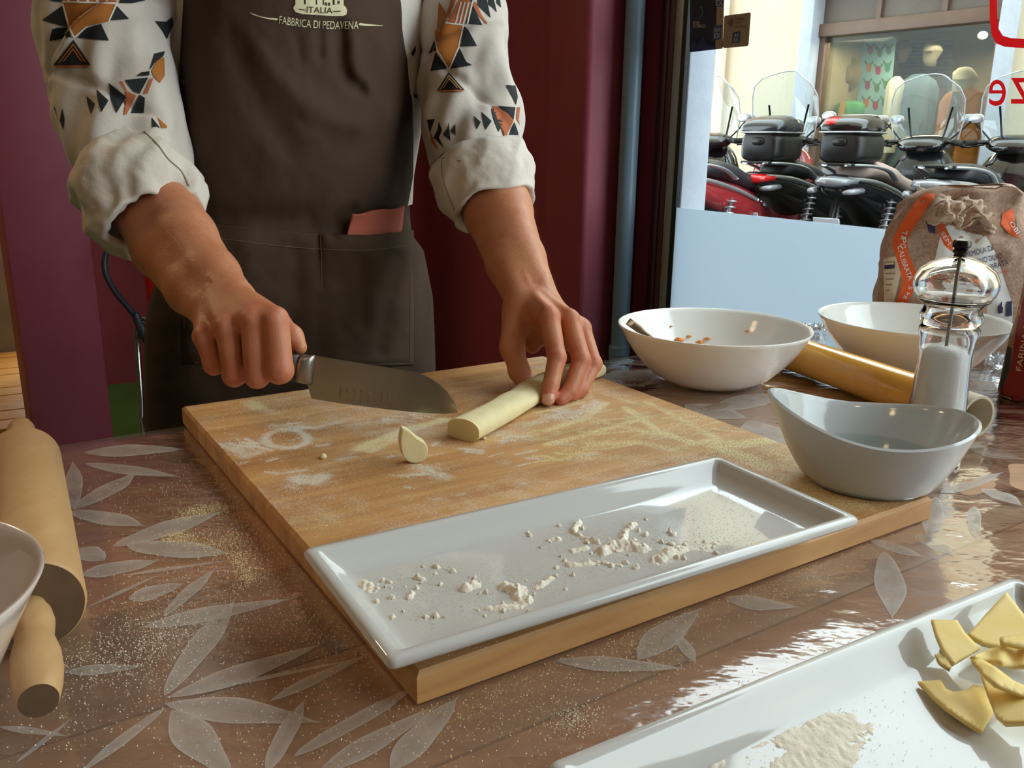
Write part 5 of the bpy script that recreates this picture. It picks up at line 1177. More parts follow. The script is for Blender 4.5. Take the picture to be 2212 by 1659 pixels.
q = onz(698, 990, BOARD_Z); v, f = lathe_vf([(0, .005), (.0025, .0042), (.0038, .002), (.003, 0), (0, 0)], 12, q); cr = mesh_obj('dough_crumb', v, f, m_dough, loc=q); tag(cr, 'tiny dough crumb on the floury board', 'crumb')
q = onz(1046, 950, BOARD_Z); v, f = lathe_vf([(0, .004), (.0016, .003), (.0022, .0015), (.0016, 0), (0, 0)], 10, q); cr = mesh_obj('dough_crumb', v, f, m_dough, loc=q); tag(cr, 'tiny dough crumb beside the cut end of the roll', 'crumb')

# ------------------------------------------------------------------ pasta offcuts in the near tray
m_pasta = M('egg_pasta', (236, 200, 104), .6, vary=(30, (242, 220, 156), .3), bump=(200, .25, .0006), sss=.08)
def sheet(poly, zfun, label, th=.0022, step=14):
    v2, f = fill_poly(poly, step); V = []
    for x, y in v2:
        p = onz(x, y, TABLE_Z + .0115 + .012); h_ = zfun(x, y); p = onz(x, y, TABLE_Z + .0115 + h_); V.append(p)
    V = np.array(V); o = mesh_obj('pasta_piece', V, f, m_pasta, loc=V.mean(0)); so = o.modifiers.new('thick', 'SOLIDIFY'); so.thickness = th; so.offset = 1
    tag(o, label, 'pasta'); return o
sheet([(2012, 1338), (2068, 1339), (2084, 1365), (2110, 1392), (2118, 1398), (2058, 1434), (2035, 1402), (2022, 1372)], lambda x, y: .020 - .00005 * (y - 1338) * .9, 'curved yellow pasta strip propped on the tray of offcuts')
sheet([(2012, 1345), (2022, 1372), (2035, 1402), (2058, 1434), (2052, 1446), (2030, 1432), (2014, 1408), (2008, 1370)], lambda x, y: max(.0, .018 - .0019 * max(0, 2038 - x) * .4 - .00022 * (y - 1340)), 'folded edge under the curved pasta strip')
sheet([(1982, 1472), (2032, 1468), (2044, 1488), (2060, 1494), (2090, 1490), (2102, 1478), (2132, 1484), (2146, 1542), (2122, 1582), (2088, 1560), (2040, 1528), (2008, 1500)], lambda x, y: .002 + .004 * math.sin((x - 1980) / 165 * math.pi), 'crescent-shaped yellow pasta offcut lying flat in flour')
sheet([(2174, 1278), (2230, 1350), (2240, 1420), (2160, 1398), (2125, 1392), (2090, 1372), (2130, 1325)], lambda x, y: .012 + .0001 * (1400 - y), 'broad floury square of pasta at the tray corner')
sheet([(2098, 1425), (2120, 1423), (2150, 1440), (2190, 1470), (2230, 1488), (2230, 1510), (2150, 1478), (2128, 1462)], lambda x, y: .024 - .00006 * abs(x - 2150), 'pale rolled pasta strip over the crescent offcut')
sheet([(2120, 1455), (2150, 1478), (2230, 1500), (2240, 1560), (2170, 1562), (2150, 1545), (2132, 1500)], lambda x, y: .012 + .00008 * max(0, x - 2130), 'wide pasta flap hanging over the crescent offcut')
sheet([(2160, 1376), (2200, 1370), (2240, 1372), (2240, 1398), (2200, 1395), (2162, 1388)], lambda x, y: .024, 'rounded thick pasta end on top of the offcuts')
sheet([(2094, 1420), (2140, 1400), (2175, 1395), (2240, 1402), (2240, 1436), (2190, 1440), (2150, 1432)], lambda x, y: .018 + .002 * math.sin(x / 9), 'narrow ragged pasta scraps heaped in the middle')
# ================================================================== THE MAN
BX = np.array([math.cos(math.radians(29)), math.sin(math.radians(29)), 0]); BY = np.array([-BX[1], BX[0], 0])    # his left, his back
tc0 = P(648, 420, 1.365); pbase = np.array([tc0[0], tc0[1], 0.0])
man = thing('person', pbase, 'man in a brown apron and patterned white shirt cutting dough', 'person')
def skin_material():
    m = bpy.data.materials.new('skin'); m.use_nodes = True; nt = m.node_tree; b = nt.nodes['Principled BSDF']; tc = N(nt, 'ShaderNodeTexCoord')
    n1 = N(nt, 'ShaderNodeTexNoise', Scale=28.0, Detail=4.0); nt.links.new(tc.outputs['Object'], n1.inputs['Vector'])
    r = N(nt, 'ShaderNodeValToRGB'); r.color_ramp.elements[0].position = .35; r.color_ramp.elements[1].position = .7; r.color_ramp.elements[0].color = lin((188, 118, 83)); r.color_ramp.elements[1].color = lin((202, 137, 100)); nt.links.new(n1.outputs[0], r.inputs[0])
    at = N(nt, 'ShaderNodeAttribute', attribute_name='red'); mx = N(nt, 'ShaderNodeMix', data_type='RGBA'); nt.links.new(at.outputs['Fac'], mx.inputs[0]); nt.links.new(r.outputs[0], mx.inputs[6]); mx.inputs[7].default_value = lin((190, 100, 78))
    nt.links.new(mx.outputs[2], b.inputs['Base Color']); b.inputs['Roughness'].default_value = .5; b.inputs['Subsurface Weight'].default_value = .12; b.inputs['Subsurface Radius'].default_value = (.010, .004, .002); b.inputs['Subsurface Scale'].default_value = .6
    v = N(nt, 'ShaderNodeTexVoronoi', Scale=420.0); nt.links.new(tc.outputs['Object'], v.inputs['Vector']); n2 = N(nt, 'ShaderNodeTexNoise', Scale=130.0, Detail=3.0); nt.links.new(tc.outputs['Object'], n2.inputs['Vector'])
    ad = N(nt, 'ShaderNodeMath', operation='MULTIPLY_ADD'); ad.inputs[1].default_value = .35; nt.links.new(v.outputs['Distance'], ad.inputs[0]); nt.links.new(n2.outputs[0], ad.inputs[2])
    bp = N(nt, 'ShaderNodeBump'); bp.inputs['Strength'].default_value = .35; bp.inputs['Distance'].default_value = .0012; nt.links.new(ad.outputs[0], bp.inputs['Height']); nt.links.new(bp.outputs[0], b.inputs['Normal'])
    return m
m_skin = skin_material()
# ---- right arm (holds the knife)
R = SDF(.0019)
R.chain([P(330, 395, 1.08), P(398, 515, 1.0), P(458, 598, .95), P(500, 642, .915)], [.040, .036, .0295, .0235], .012)
R.chain([P(290, 418, 1.08), P(352, 540, 1.005), P(414, 628, .952), P(450, 668, .918)], [.038, .033, .026, .0215], .012)
rm = dict(i=(P(593, 692, .845), P(605, 800, .839), P(601, 806, .868), P(594, 770, .884)), m=(P(548, 694, .846), P(555, 812, .843), P(551, 811, .868), P(546, 772, .886)),
          r=(P(491, 707, .852), P(506, 811, .850), P(503, 809, .873), P(498, 775, .890)), p=(P(444, 727, .862), P(461, 788, .860), P(462, 792, .880), P(458, 765, .894)))
rr = dict(i=(.0140, .0130, .0110, .0092), m=(.0132, .0122, .0105, .0090), r=(.0124, .0112, .0098, .0085), p=(.0112, .0098, .0086, .0076))
car = dict(i=P(512, 650, .905), m=P(492, 656, .90), r=P(470, 664, .90), p=P(452, 674, .906))
for k in 'imrp':
    R.chain([car[k], rm[k][0]], [.019 if k != 'p' else .017, rr[k][0] * .98], .010)
    R.chain(rm[k], rr[k], .0035)
    R.cone(rm[k][0] - FW * .004, rm[k][0] - FW * .004, .0105, .0105, .006)           # knuckle heads
    R.cone(car[k] - FW * .0155, rm[k][0] - FW * .0115, .0026, .0030, .007)            # tendons
R.chain([P(520, 690, .90), P(478, 722, .898)], [.020, .018], .012); R.chain([P(540, 700, .885), P(500, 715, .885)], [.016, .015], .010)
R.chain([P(524, 664, .918), P(596, 698, .889), P(630, 728, .879), P(647, 750, .873)], [.019, .0135, .0112, .0078], .007)
for pts, r_ in (([P(448, 622, .905), P(458, 634, .893), P(470, 645, .885), P(462, 668, .876)], .0024), ([P(470, 640, .887), P(500, 668, .868), P(520, 684, .855)], .0022), ([P(455, 600, .91), P(492, 632, .888), P(540, 662, .862)], .0020)):
    R.chain(smooth_path(pts, 8), [r_] * 8, .005)
rv, rf = R.mesh(); rv = relax(rv, rf, 2, .4)
# ---- left arm (rests on the dough)
Lh = SDF(.0019)
Lh.chain([P(1062, 360, 1.285), P(1088, 455, 1.235), P(1128, 560, 1.165), P(1172, 650, 1.125)], [.044, .040, .0305, .0225], .012)
Lh.chain([P(1036, 372, 1.29), P(1062, 470, 1.24), P(1098, 572, 1.165), P(1128, 652, 1.115)], [.042, .037, .0285, .0215], .012)
lm = dict(i=(P(1187, 690, 1.072), P(1203, 772, 1.045), P(1190, 832, 1.030), P(1184, 862, 1.021)), m=(P(1231, 694, 1.092), P(1256, 778, 1.062), P(1231, 843, 1.044), P(1210, 864, 1.034)),
          r=(P(1256, 712, 1.110), P(1282, 786, 1.082), P(1255, 840, 1.062), P(1234, 856, 1.050)), p=(P(1262, 738, 1.132), P(1272, 796, 1.112), P(1252, 836, 1.088), P(1240, 848, 1.074)))
lr_ = dict(i=(.0132, .0114, .0102, .0086), m=(.0132, .0116, .0100, .0084), r=(.0124, .0108, .0096, .0080), p=(.0108, .0092, .0082, .0070))
lc = dict(i=P(1150, 655, 1.112), m=P(1165, 655, 1.118), r=P(1180, 662, 1.128), p=P(1188, 672, 1.140))
for k in 'imrp':
    Lh.chain([lc[k], lm[k][0]], [.0185, lr_[k][0] * .96], .010); Lh.chain(lm[k], lr_[k], .0035)
    Lh.cone(lm[k][0] - FW * .003 + UP * .003, lm[k][0] - FW * .003 + UP * .003, .0112, .0112, .006); Lh.cone(lm[k][1] - FW * .0025, lm[k][1] - FW * .0025, .0098, .0098, .004)
    Lh.cone(lc[k] - FW * .010 + UP * .012, lm[k][0] - FW * .006 + UP * .0105, .0026, .0030, .007)
Lh.chain([P(1150, 690, 1.12), P(1200, 715, 1.13)], [.020, .018], .010); Lh.chain([P(1165, 720, 1.135), P(1235, 740, 1.14)], [.014, .013], .010)
Lh.chain([P(1118, 672, 1.115), P(1106, 750, 1.100), P(1122, 802, 1.090), P(1137, 836, 1.078)], [.0205, .0150, .0128, .0098], .008)
Lh.chain([P(1130, 690, 1.125), P(1150, 748, 1.130)], [.014, .010], .010)
for pts, r_ in (([P(1110, 540, 1.15), P(1135, 600, 1.118), P(1160, 650, 1.095), P(1180, 680, 1.07)], .0024), ([P(1160, 650, 1.095), P(1205, 680, 1.085)], .0022)): Lh.chain(smooth_path(pts, 8), [r_] * 8, .005)
lv_, lf = Lh.mesh(); lv_ = relax(lv_, lf, 2, .4)
# ---- hidden trunk, neck and head under the clothes (one body)
def trunk_ring(z, a, b, cx=0.0, cy=0.0, n=40):
    c = pbase + BX * cx + BY * cy; return [np.array([c[0], c[1], z]) + BX * a * math.cos(2 * math.pi * k / n) + BY * b * math.sin(2 * math.pi * k / n) for k in range(n)]
lev = [(.80, .165, .110, 0, .01), (.95, .155, .10, 0, .01), (1.10, .165, .105, 0, .005), (1.25, .185, .115, 0, 0), (1.38, .190, .11, 0, 0), (1.46, .15, .085, 0, .005), (1.50, .075, .065, 0, 0), (1.54, .060, .062, 0, -.01), (1.59, .058, .062, 0, -.02), (1.62, .064, .085, 0, -.03), (1.66, .072, .098, 0, -.03), (1.71, .078, .102, 0, -.025), (1.76, .076, .100, 0, -.02), (1.81, .062, .085, 0, -.015), (1.835, .035, .05, 0, -.015), (1.845, .008, .012, 0, -.015)]
tv = np.array([trunk_ring(*l) for l in lev]).reshape(-1, 3); tf = [q[::-1] for q in grid_faces(len(lev), 40, wrap_v=True)]; tf.append(list(range(40)))
H = SDF(.004); hc = pbase + np.array([0, 0, 1.70]) - BY * .025
H.cone(hc - BY * .098 + np.array([0, 0, .005]), hc - BY * .122 + np.array([0, 0, -.028]), .010, .014, .008)
H.cone(hc - BY * .088 + np.array([0, 0, -.06]) - BX * .02, hc - BY * .088 + np.array([0, 0, -.06]) + BX * .02, .010, .010, .006)
for s in (-1, 1):
    H.cone(hc + BX * s * .078 + np.array([0, 0, .01]), hc + BX * s * .080 + np.array([0, 0, -.03]), .014, .010, .006); H.cone(hc + BX * s * .032 - BY * .088 + np.array([0, 0, .012]), hc + BX * s * .036 - BY * .087 + np.array([0, 0, .012]), .013, .013, .006)
hv, hf = H.mesh()
up_r = tube_vf(smooth_path([pbase - BX * .15 + np.array([0, 0, 1.41]), P(258, -300, 1.225), P(245, -100, 1.185), P(240, 110, 1.14), P(280, 320, 1.10), P(308, 408, 1.08)], 24), np.linspace(.046, .040, 24), 24); up_l = tube_vf(smooth_path([pbase + BX * .15 + np.array([0, 0, 1.41]), P(972, -300, 1.40), P(994, -90, 1.37), P(1004, 110, 1.345), P(1022, 290, 1.31), P(1048, 366, 1.29)], 24), np.linspace(.044, .042, 24), 24)
bv_, bf_ = join((rv, rf), (lv_, lf), (tv, tf), (hv, hf), up_r, up_l)
body = mesh_obj('body', bv_, bf_, m_skin, man)
red = np.zeros(len(bv_))
for k in 'imrp':
    for jn, s in ((0, .75), (1, .75), (3, .9)):
        for q in (rm[k][jn], lm[k][jn]): red = np.maximum(red, s * np.exp(-(np.linalg.norm(bv_ - q, axis=1) / .019) ** 2))
body.data.attributes.new('red', 'FLOAT', 'POINT').data.foreach_set('value', red)
m_nail = M('fingernail', (216, 160, 138), .25, coat=.3); bvb = bvh_of(body)
for poly in ([(1173, 852), (1186, 849), (1198, 852), (1197, 868), (1190, 876), (1178, 877), (1172, 870)], [(1143, 830), (1148, 823), (1153, 826), (1150, 836), (1145, 838)]): print_px('fingernail', poly, bvb, m_nail, body, .0005, 5)
# fine hair on the forearms
_nb = np.array([v.normal[:] for v in body.data.vertices]); HV, HF = [], []
for a_, b_2, lo_, hi_ in ((P(310, 408, 1.08), P(478, 652, .915), 0, len(rv)), (P(1048, 366, 1.285), P(1150, 652, 1.12), len(rv), len(rv) + len(lv_))):
    d_ = b_2 - a_; L_a = np.linalg.norm(d_); d_ /= L_a; cnt = 0
    while cnt < 900:
        i = RNG.integers(lo_, hi_); t = np.dot(bv_[i] - a_, d_) / L_a
        if t < .15 or t > 1.08: continue
        cnt += 1; n_ = _nb[i]; g = d_ * .9 + n_ * RNG.uniform(.25, .6) + RNG.normal(0, .35, 3); g /= np.linalg.norm(g); Lh_ = RNG.uniform(.006, .014); sd_ = np.cross(g, n_); sd_ /= np.linalg.norm(sd_) + 1e-9; p0 = bv_[i]; p1 = p0 + g * Lh_ * .55; p2 = p0 + (g + d_ * .4) / np.linalg.norm(g + d_ * .4) * Lh_; w_ = .00007; k0 = len(HV)
        HV += [p0 - sd_ * w_, p0 + sd_ * w_, p0 + n_ * w_, p1 - sd_ * w_, p1 + sd_ * w_, p1 + n_ * w_, p2]; HF += [[k0, k0 + 1, k0 + 4, k0 + 3], [k0 + 1, k0 + 2, k0 + 5, k0 + 4], [k0 + 2, k0, k0 + 3, k0 + 5], [k0 + 3, k0 + 4, k0 + 6], [k0 + 4, k0 + 5, k0 + 6], [k0 + 5, k0 + 3, k0 + 6]]
tag(mesh_obj('arm_hair', HV, HF, M('arm_hair', (120, 84, 54), .5), body, False), kind='stuff')
hairv = np.array([trunk_ring(*l) for l in [(1.66, .078, .06, 0, .03), (1.72, .086, .085, 0, .0), (1.77, .084, .108, 0, -.02), (1.82, .070, .094, 0, -.018), (1.85, .04, .055, 0, -.015), (1.86, .01, .01, 0, -.015)]]).reshape(-1, 3)
mesh_obj('hair', hairv, [q[::-1] for q in grid_faces(6, 40, wrap_v=True)] , M('dark_hair', (48, 34, 26), .6, bump=(90, .6, .004)), man)

# ---- shirt
m_shirt = M('white_linen', (208, 198, 190), .85, vary=(30, (198, 188, 180), .3), bump=(34, .35, .006), sheen=.2)
lev = [(.985, .192, .125, .0, .015), (1.03, .196, .126, .0, .01), (1.10, .200, .128, .003, 0), (1.20, .205, .130, 0, 0), (1.30, .210, .130, 0, 0), (1.40, .205, .118, 0, .005), (1.46, .165, .095, 0, .01), (1.50, .085, .075, 0, .005), (1.525, .072, .072, 0, -.005)]
V = []
for l in lev:
    for k, p in enumerate(trunk_ring(*l, n=72)): V.append(p + (BX * math.cos(2 * math.pi * k / 72) + BY * math.sin(2 * math.pi * k / 72)) * (.010 * mnoise.noise(Vector(p * 9)) + .006 * math.sin(k * .9) * (1.2 - l[0])))
shirt = mesh_obj('shirt_body', V, [q[::-1] for q in grid_faces(len(lev), 72, wrap_v=True)], m_shirt, man)
def sleeve(pts, seed, folds, n=170, m=150):
    pts = np.array([list(P(x, y, d)) + [r * d / F_PX] for x, y, d, r in pts]); sp_ = smooth_path(pts, n); path = sp_[:, :3]; V = []
    T = np.gradient(path, axis=0); T /= np.linalg.norm(T, axis=1)[:, None]; a = RT.copy()
    for i in range(n):
        a = a - T[i] * np.dot(a, T[i]); a /= np.linalg.norm(a); b = np.cross(T[i], a); t = i / (n - 1)
        for k in range(m):
            th = 2 * math.pi * k / m; dirn = a * math.cos(th) + b * math.sin(th); r = sp_[i, 3]; p = path[i] + dirn * r
            q = Vector((math.cos(th) * 1.3, math.sin(th) * 1.3, t * 5 + seed)); w = .010 * mnoise.noise(q * 1.3) + .006 * mnoise.noise(Vector((math.cos(th) * 2.2, math.sin(th) * 2.2, t * 11 + 2 * math.cos(th) + seed))) + .009 * t * mnoise.noise(Vector((math.cos(th) * 1.5, math.sin(th) * 1.5, t * 15 + math.cos(th) * 1.5 + seed)))
            for (t0, th0, sl, wd2, A) in folds:
                dth = (th - th0 + math.pi) % (2 * math.pi) - math.pi; w += A * math.exp(-((t - t0 - sl * dth) / wd2) ** 2) * math.exp(-(dth / 1.1) ** 2)
            V.append(p + dirn * w)
    return np.array(V), [q[::-1] for q in grid_faces(n, m, wrap_v=True)]
# facing the camera is -FW: in the (a, b) frame that is th ~ 3*pi/2 or pi/2; folds are given round it
TH = math.pi / 2
v, f = sleeve([(330, -520, 1.27, 95), (275, -400, 1.245, 115), (248, -200, 1.20, 135), (236, 0, 1.165, 148), (240, 110, 1.14, 138), (260, 230, 1.115, 126), (280, 320, 1.10, 122), (300, 395, 1.085, 108)], 1.0, [(.72, TH, .06, .012, -.010), (.745, TH, .06, .014, .009), (.60, TH + .5, -.05, .02, .007), (.86, TH, -.08, .012, -.008), (.55, TH - .6, .1, .02, -.008)])
slr = mesh_obj('sleeve', v, f, m_shirt, man)
v, f = sleeve([(880, -520, 1.44, 80), (945, -400, 1.42, 92), (982, -200, 1.38, 80), (1003, 0, 1.36, 82), (1004, 110, 1.345, 98), (1010, 210, 1.325, 106), (1022, 290, 1.31, 108), (1035, 360, 1.295, 98)], 4.0, [(.74, TH, .05, .014, -.008), (.77, TH, .05, .02, .008), (.6, TH + .6, .1, .02, .006), (.87, TH, -.1, .014, -.007)])
sll = mesh_obj('sleeve', v, f, m_shirt, man)
m_cuff = M('cuff_linen', (216, 206, 196), .85, vary=(24, (206, 196, 186), .3), bump=(46, .4, .006), sheen=.2)
def cuff(c0, c1, prof, seed, amp, n=110):
    """prof: (s along axis, radius m)."""
    c0, c1 = np.array(c0), np.array(c1); ax = c1 - c0; a = RT - ax * np.dot(RT, ax) / np.dot(ax, ax); a /= np.linalg.norm(a); b = np.cross(ax / np.linalg.norm(ax), a); V = []
    pr = smooth_path([(s, r, 0) for s, r in prof], 46)
    for i, (s, r, _) in enumerate(pr):
        for k in range(n):
            th = 2 * math.pi * k / n; dr = a * math.cos(th) + b * math.sin(th); q = Vector((math.cos(th) * 1.4 + seed, math.sin(th) * 1.4, s * 1.6))
            w = amp * (mnoise.noise(q * 1.2) * 1.2 + .55 * mnoise.noise(Vector((math.cos(th) * 3 + s * 2.0, math.sin(th) * 3, s * 2.4 + seed))) + 1.1 * (.22 - abs(mnoise.noise(Vector((math.cos(th) * 2.0 + s * 1.3, math.sin(th) * 2.0 - s * .8, s * 1.2 + seed * 2))))) + .22 * mnoise.noise(q * 5)); sh = .012 * mnoise.noise(Vector((math.cos(th) * .9 + seed, math.sin(th) * .9, 2)))
            V.append(c0 + ax * s + dr * (r + w) + ax / np.linalg.norm(ax) * sh)
    return np.array(V), [q[::-1] for q in grid_faces(len(pr), n, wrap_v=True)]
v, f = cuff(P(278, 376, 1.092), P(338, 490, 1.038), [(.10, .052), (0, .060), (-.03, .068), (.05, .074), (.25, .078), (.5, .0765), (.75, .070), (.95, .061), (1.03, .0565), (1.0, .052), (.8, .050), (.5, .048)], 2.2, .0085)
cfr = mesh_obj('cuff', v, f, m_cuff, man)
v, f = cuff(P(1037, 358, 1.278), P(1068, 448, 1.256), [(.12, .060), (0, .067), (-.04, .072), (.05, .0755), (.3, .0765), (.6, .073), (.9, .063), (1.03, .0585), (1.0, .054), (.8, .052), (.5, .050)], 6.1, .005)
cfl = mesh_obj('cuff', v, f, m_cuff, man)
# printed triangles
m_ink = M('black_print', (30, 32, 36), .85); m_och = M('ochre_print', (166, 100, 40), .85); m_rust = M('rust_print', (176, 98, 62), .85); m_wl = M('white_print', (222, 214, 206), .85)
def c5(pts): return [(80 + x / 5.531, y / 5.531) for x, y in pts]
def c6(pts): return [(880 + x / 4.879, y / 4.879) for x, y in pts]
bvr, bvl = bvh_of(slr), bvh_of(sll)
for pts, mt in (([(55, 240), (300, 70), (360, 320)], m_ink), ([(145, 490), (180, 350), (240, 330), (370, 330), (405, 440)], m_ink), ([(310, 30), (950, 45), (860, 255), (600, 310), (450, 440), (385, 330)], m_och), ([(955, 70), (1100, 225), (870, 245)], m_ink), ([(490, 450), (570, 340), (765, 285), (860, 485)], m_ink),
                ([(435, 475), (640, 775), (195, 780)], m_ink), ([(1050, 955), (1330, 925), (1225, 1120), (1150, 1090)], m_ink), ([(855, 990), (960, 1070), (1065, 1160), (950, 1350), (880, 1180)], m_ink), ([(710, 1065), (855, 1200), (770, 1340), (725, 1200)], m_ink), ([(590, 1145), (690, 1240), (640, 1365), (600, 1230)], m_ink),
                ([(1225, 1130), (1290, 1170), (1275, 1350), (1120, 1350)], m_ink), ([(985, 970), (1020, 970), (1080, 1090), (1185, 1140), (1070, 1370), (1040, 1370), (1140, 1150), (1060, 1090)], m_rust), ([(1350, 940), (1390, 935), (1320, 1120), (1275, 1120)], m_rust), ([(1370, 850), (1430, 720), (1520, 680), (1530, 900), (1470, 990), (1400, 920)], m_och), ([(1400, 640), (1530, 610), (1510, 670), (1400, 760), (1345, 840)], m_ink), ([(1185, 910), (1250, 860), (1345, 850), (1340, 900)], m_ink),
                ([(1410, 250), (1540, 260), (1620, 200), (1630, 300), (1550, 470), (1500, 370)], m_ink), ([(300, -60), (960, -60), (950, 30), (310, 15)], m_rust), ([(980, -60), (1290, -60), (1290, 5), (1130, 40), (985, 35)], m_ink), ([(20, -60), (290, -60), (290, 20), (180, 10)], m_ink), ([(190, 1250), (215, 1290), (240, 1410)], m_ink), ([(300, 1290), (330, 1430), (310, 1550), (270, 1440)], m_ink), ([(1370, 1400), (1450, 1500), (1470, 1530), (1380, 1530)], m_ink), ([(1440, 1400), (1550, 1500), (1555, 1530), (1490, 1530)], m_och)):
    print_px('print_shape', c5(pts), bvr, mt, slr, .0016, 6)
for i, (a0, a1) in enumerate(((.20, .32), (.46, .58))):
    tri = np.array([(435, 475), (640, 775), (195, 780)], float); ctr_ = np.array((425, 690.)); o1 = ctr_ + (tri - ctr_) * (1 - a0); o2 = ctr_ + (tri - ctr_) * (1 - a1)
    print_px('print_line', c5([o1[2], o1[0], o1[1], o2[1], o2[0], o2[2]]), bvr, m_och, slr, .0024, 6)
print_px('print_line', c5([(195, 782), (640, 777), (590, 800), (235, 812)]), bvr, m_rust, slr, .0024, 6)
for a, b2 in (((305, 40), (385, 330)), ((385, 330), (445, 450)), ((950, 50), (860, 250)), ((600, 315), (450, 445)), ((310, 20), (950, 38))):
    a, b2 = np.array(a, float), np.array(b2, float); n_ = np.array([-(b2 - a)[1], (b2 - a)[0]]); n_ = n_ / np.linalg.norm(n_) * 9; print_px('print_line', c5([a - n_, b2 - n_, b2 + n_, a + n_]), bvr, m_wl, slr, .0024, 6)
for k in range(5): print_px('print_line', c5([(360 + k * 115, -60), (395 + k * 115, -60), (392 + k * 115, 20), (360 + k * 115, 20)]), bvr, m_wl, slr, .0024, 6)
for pts, mt in (([(285, 330), (330, 280), (400, 250), (580, 270), (540, 480), (440, 720), (310, 520), (290, 400)], m_och), ([(600, 275), (640, 310), (735, 485), (560, 490)], m_ink), ([(550, 505), (620, 650), (685, 685), (455, 725)], m_ink), ([(295, 550), (425, 720), (240, 750)], m_ink), ([(285, 420), (305, 530), (225, 565)], m_ink), ([(435, 760), (605, 950), (310, 955)], m_ink),
                ([(680, 50), (790, 262), (615, 250)], m_ink), ([(745, -40), (830, -40), (880, 190), (800, 110), (740, 50)], m_ink), ([(860, -40), (905, -40), (945, 130), (890, 70), (855, 45)], m_ink), ([(940, -30), (975, -30), (988, 80), (940, 35)], m_ink), ([(640, -60), (700, -60), (678, 35)], m_ink), ([(440, 200), (540, 10), (590, -60), (640, -60), (665, 40), (600, 255), (440, 235)], m_rust), ([(330, 20), (420, 150), (400, 240), (310, 290)], m_och), ([(480, -60), (540, -60), (430, 190), (415, 130)], m_och), ([(700, 20), (720, 20), (780, 150), (845, 245), (825, 250), (740, 150), (695, 60)], m_rust),
                ([(1040, 895), (1140, 900), (1165, 1020), (1145, 1105)], m_ink), ([(950, 1115), (1140, 1130), (1120, 1265), (1060, 1200)], m_ink), ([(880, 1135), (1035, 1260), (960, 1390), (915, 1270)], m_ink), ([(780, 1175), (888, 1275), (825, 1370), (800, 1280)], m_ink), ([(700, 1220), (775, 1285), (730, 1365)], m_ink), ([(1130, 1285), (1170, 1400), (1175, 1500), (1060, 1440)], m_ink), ([(890, 1115), (930, 1118), (1060, 1195), (1120, 1270), (1045, 1430), (1018, 1430), (1085, 1275), (1040, 1205)], m_rust), ([(1160, 1130), (1190, 1130), (1175, 1260), (1185, 1320), (1150, 1250)], m_rust),
                ([(330, 1280), (365, 1370), (330, 1450), (385, 1560), (275, 1450), (320, 1360)], m_ink), ([(435, 1290), (435, 1430), (455, 1485), (372, 1415), (420, 1350)], m_ink), ([(505, 1300), (508, 1430), (455, 1380)], m_ink), ([(205, 1265), (290, 1250), (235, 1400)], m_ink), ([(1090, 690), (1120, 720), (1130, 800)], m_ink), ([(240, 1380), (330, 1590), (250, 1500)], m_rust)):
    print_px('print_shape', c6(pts), bvl, mt, sll, .0016, 6)
for i, (a0, a1) in enumerate(((.18, .30), (.42, .54))):
    tri = np.array([(435, 760), (605, 950), (310, 955)], float); ctr_ = np.array((447, 900.)); o1 = ctr_ + (tri - ctr_) * (1 - a0); o2 = ctr_ + (tri - ctr_) * (1 - a1); print_px('print_line', c6([o1[2], o1[0], o1[1], o2[1], o2[0], o2[2]]), bvl, M('sand_print', (184, 146, 100), .85), sll, .0024, 6)
print_px('print_line', c6([(310, 950), (605, 945), (580, 965), (345, 968)]), bvl, m_rust, sll, .0024, 6)
for k in range(4): print_px('print_line', c6([(500 + k * 42, 250), (560 + k * 40, 20), (575 + k * 40, 25), (515 + k * 42, 252)]), bvl, m_wl, sll, .0024, 6)
for a, b2 in (((400, 240), (590, 262)), ((590, 262), (540, 490)), ((545, 490), (435, 740)), ((295, 420), (310, 520)), ((310, 520), (440, 740))):
    a, b2 = np.array(a, float), np.array(b2, float); n_ = np.array([-(b2 - a)[1], (b2 - a)[0]]); n_ = n_ / np.linalg.norm(n_) * 6; print_px('print_line', c6([a - n_, b2 - n_, b2 + n_, a + n_]), bvl, m_wl, sll, .0024, 6)
bvs = bvh_of(shirt)
for pts in ([(88, 480), (90, 540), (60, 600), (38, 560)], [(60, 980), (105, 1015), (80, 1040)], [(130, 1600), (180, 1580), (190, 1659), (140, 1659)]): print_px('print_shape', c6(pts), bvs, m_ink, shirt, .001, 7)
# cuff seams
for cf, poly in ((cfr, [(312, 284), (340, 312), (365, 345), (392, 370), (408, 402)]), (cfl, [(954, 330), (956, 380), (968, 420), (982, 455)])):
    bvc = bvh_of(cf); ln = smooth_path([(x, y, 0) for x, y in poly], 24)[:, :2]; v, f = tube_vf(project(ln, bvc, .0004), .0009, 6); mesh_obj('seam', v, f, M('seam_thread', (150, 136, 122), .9), cf)

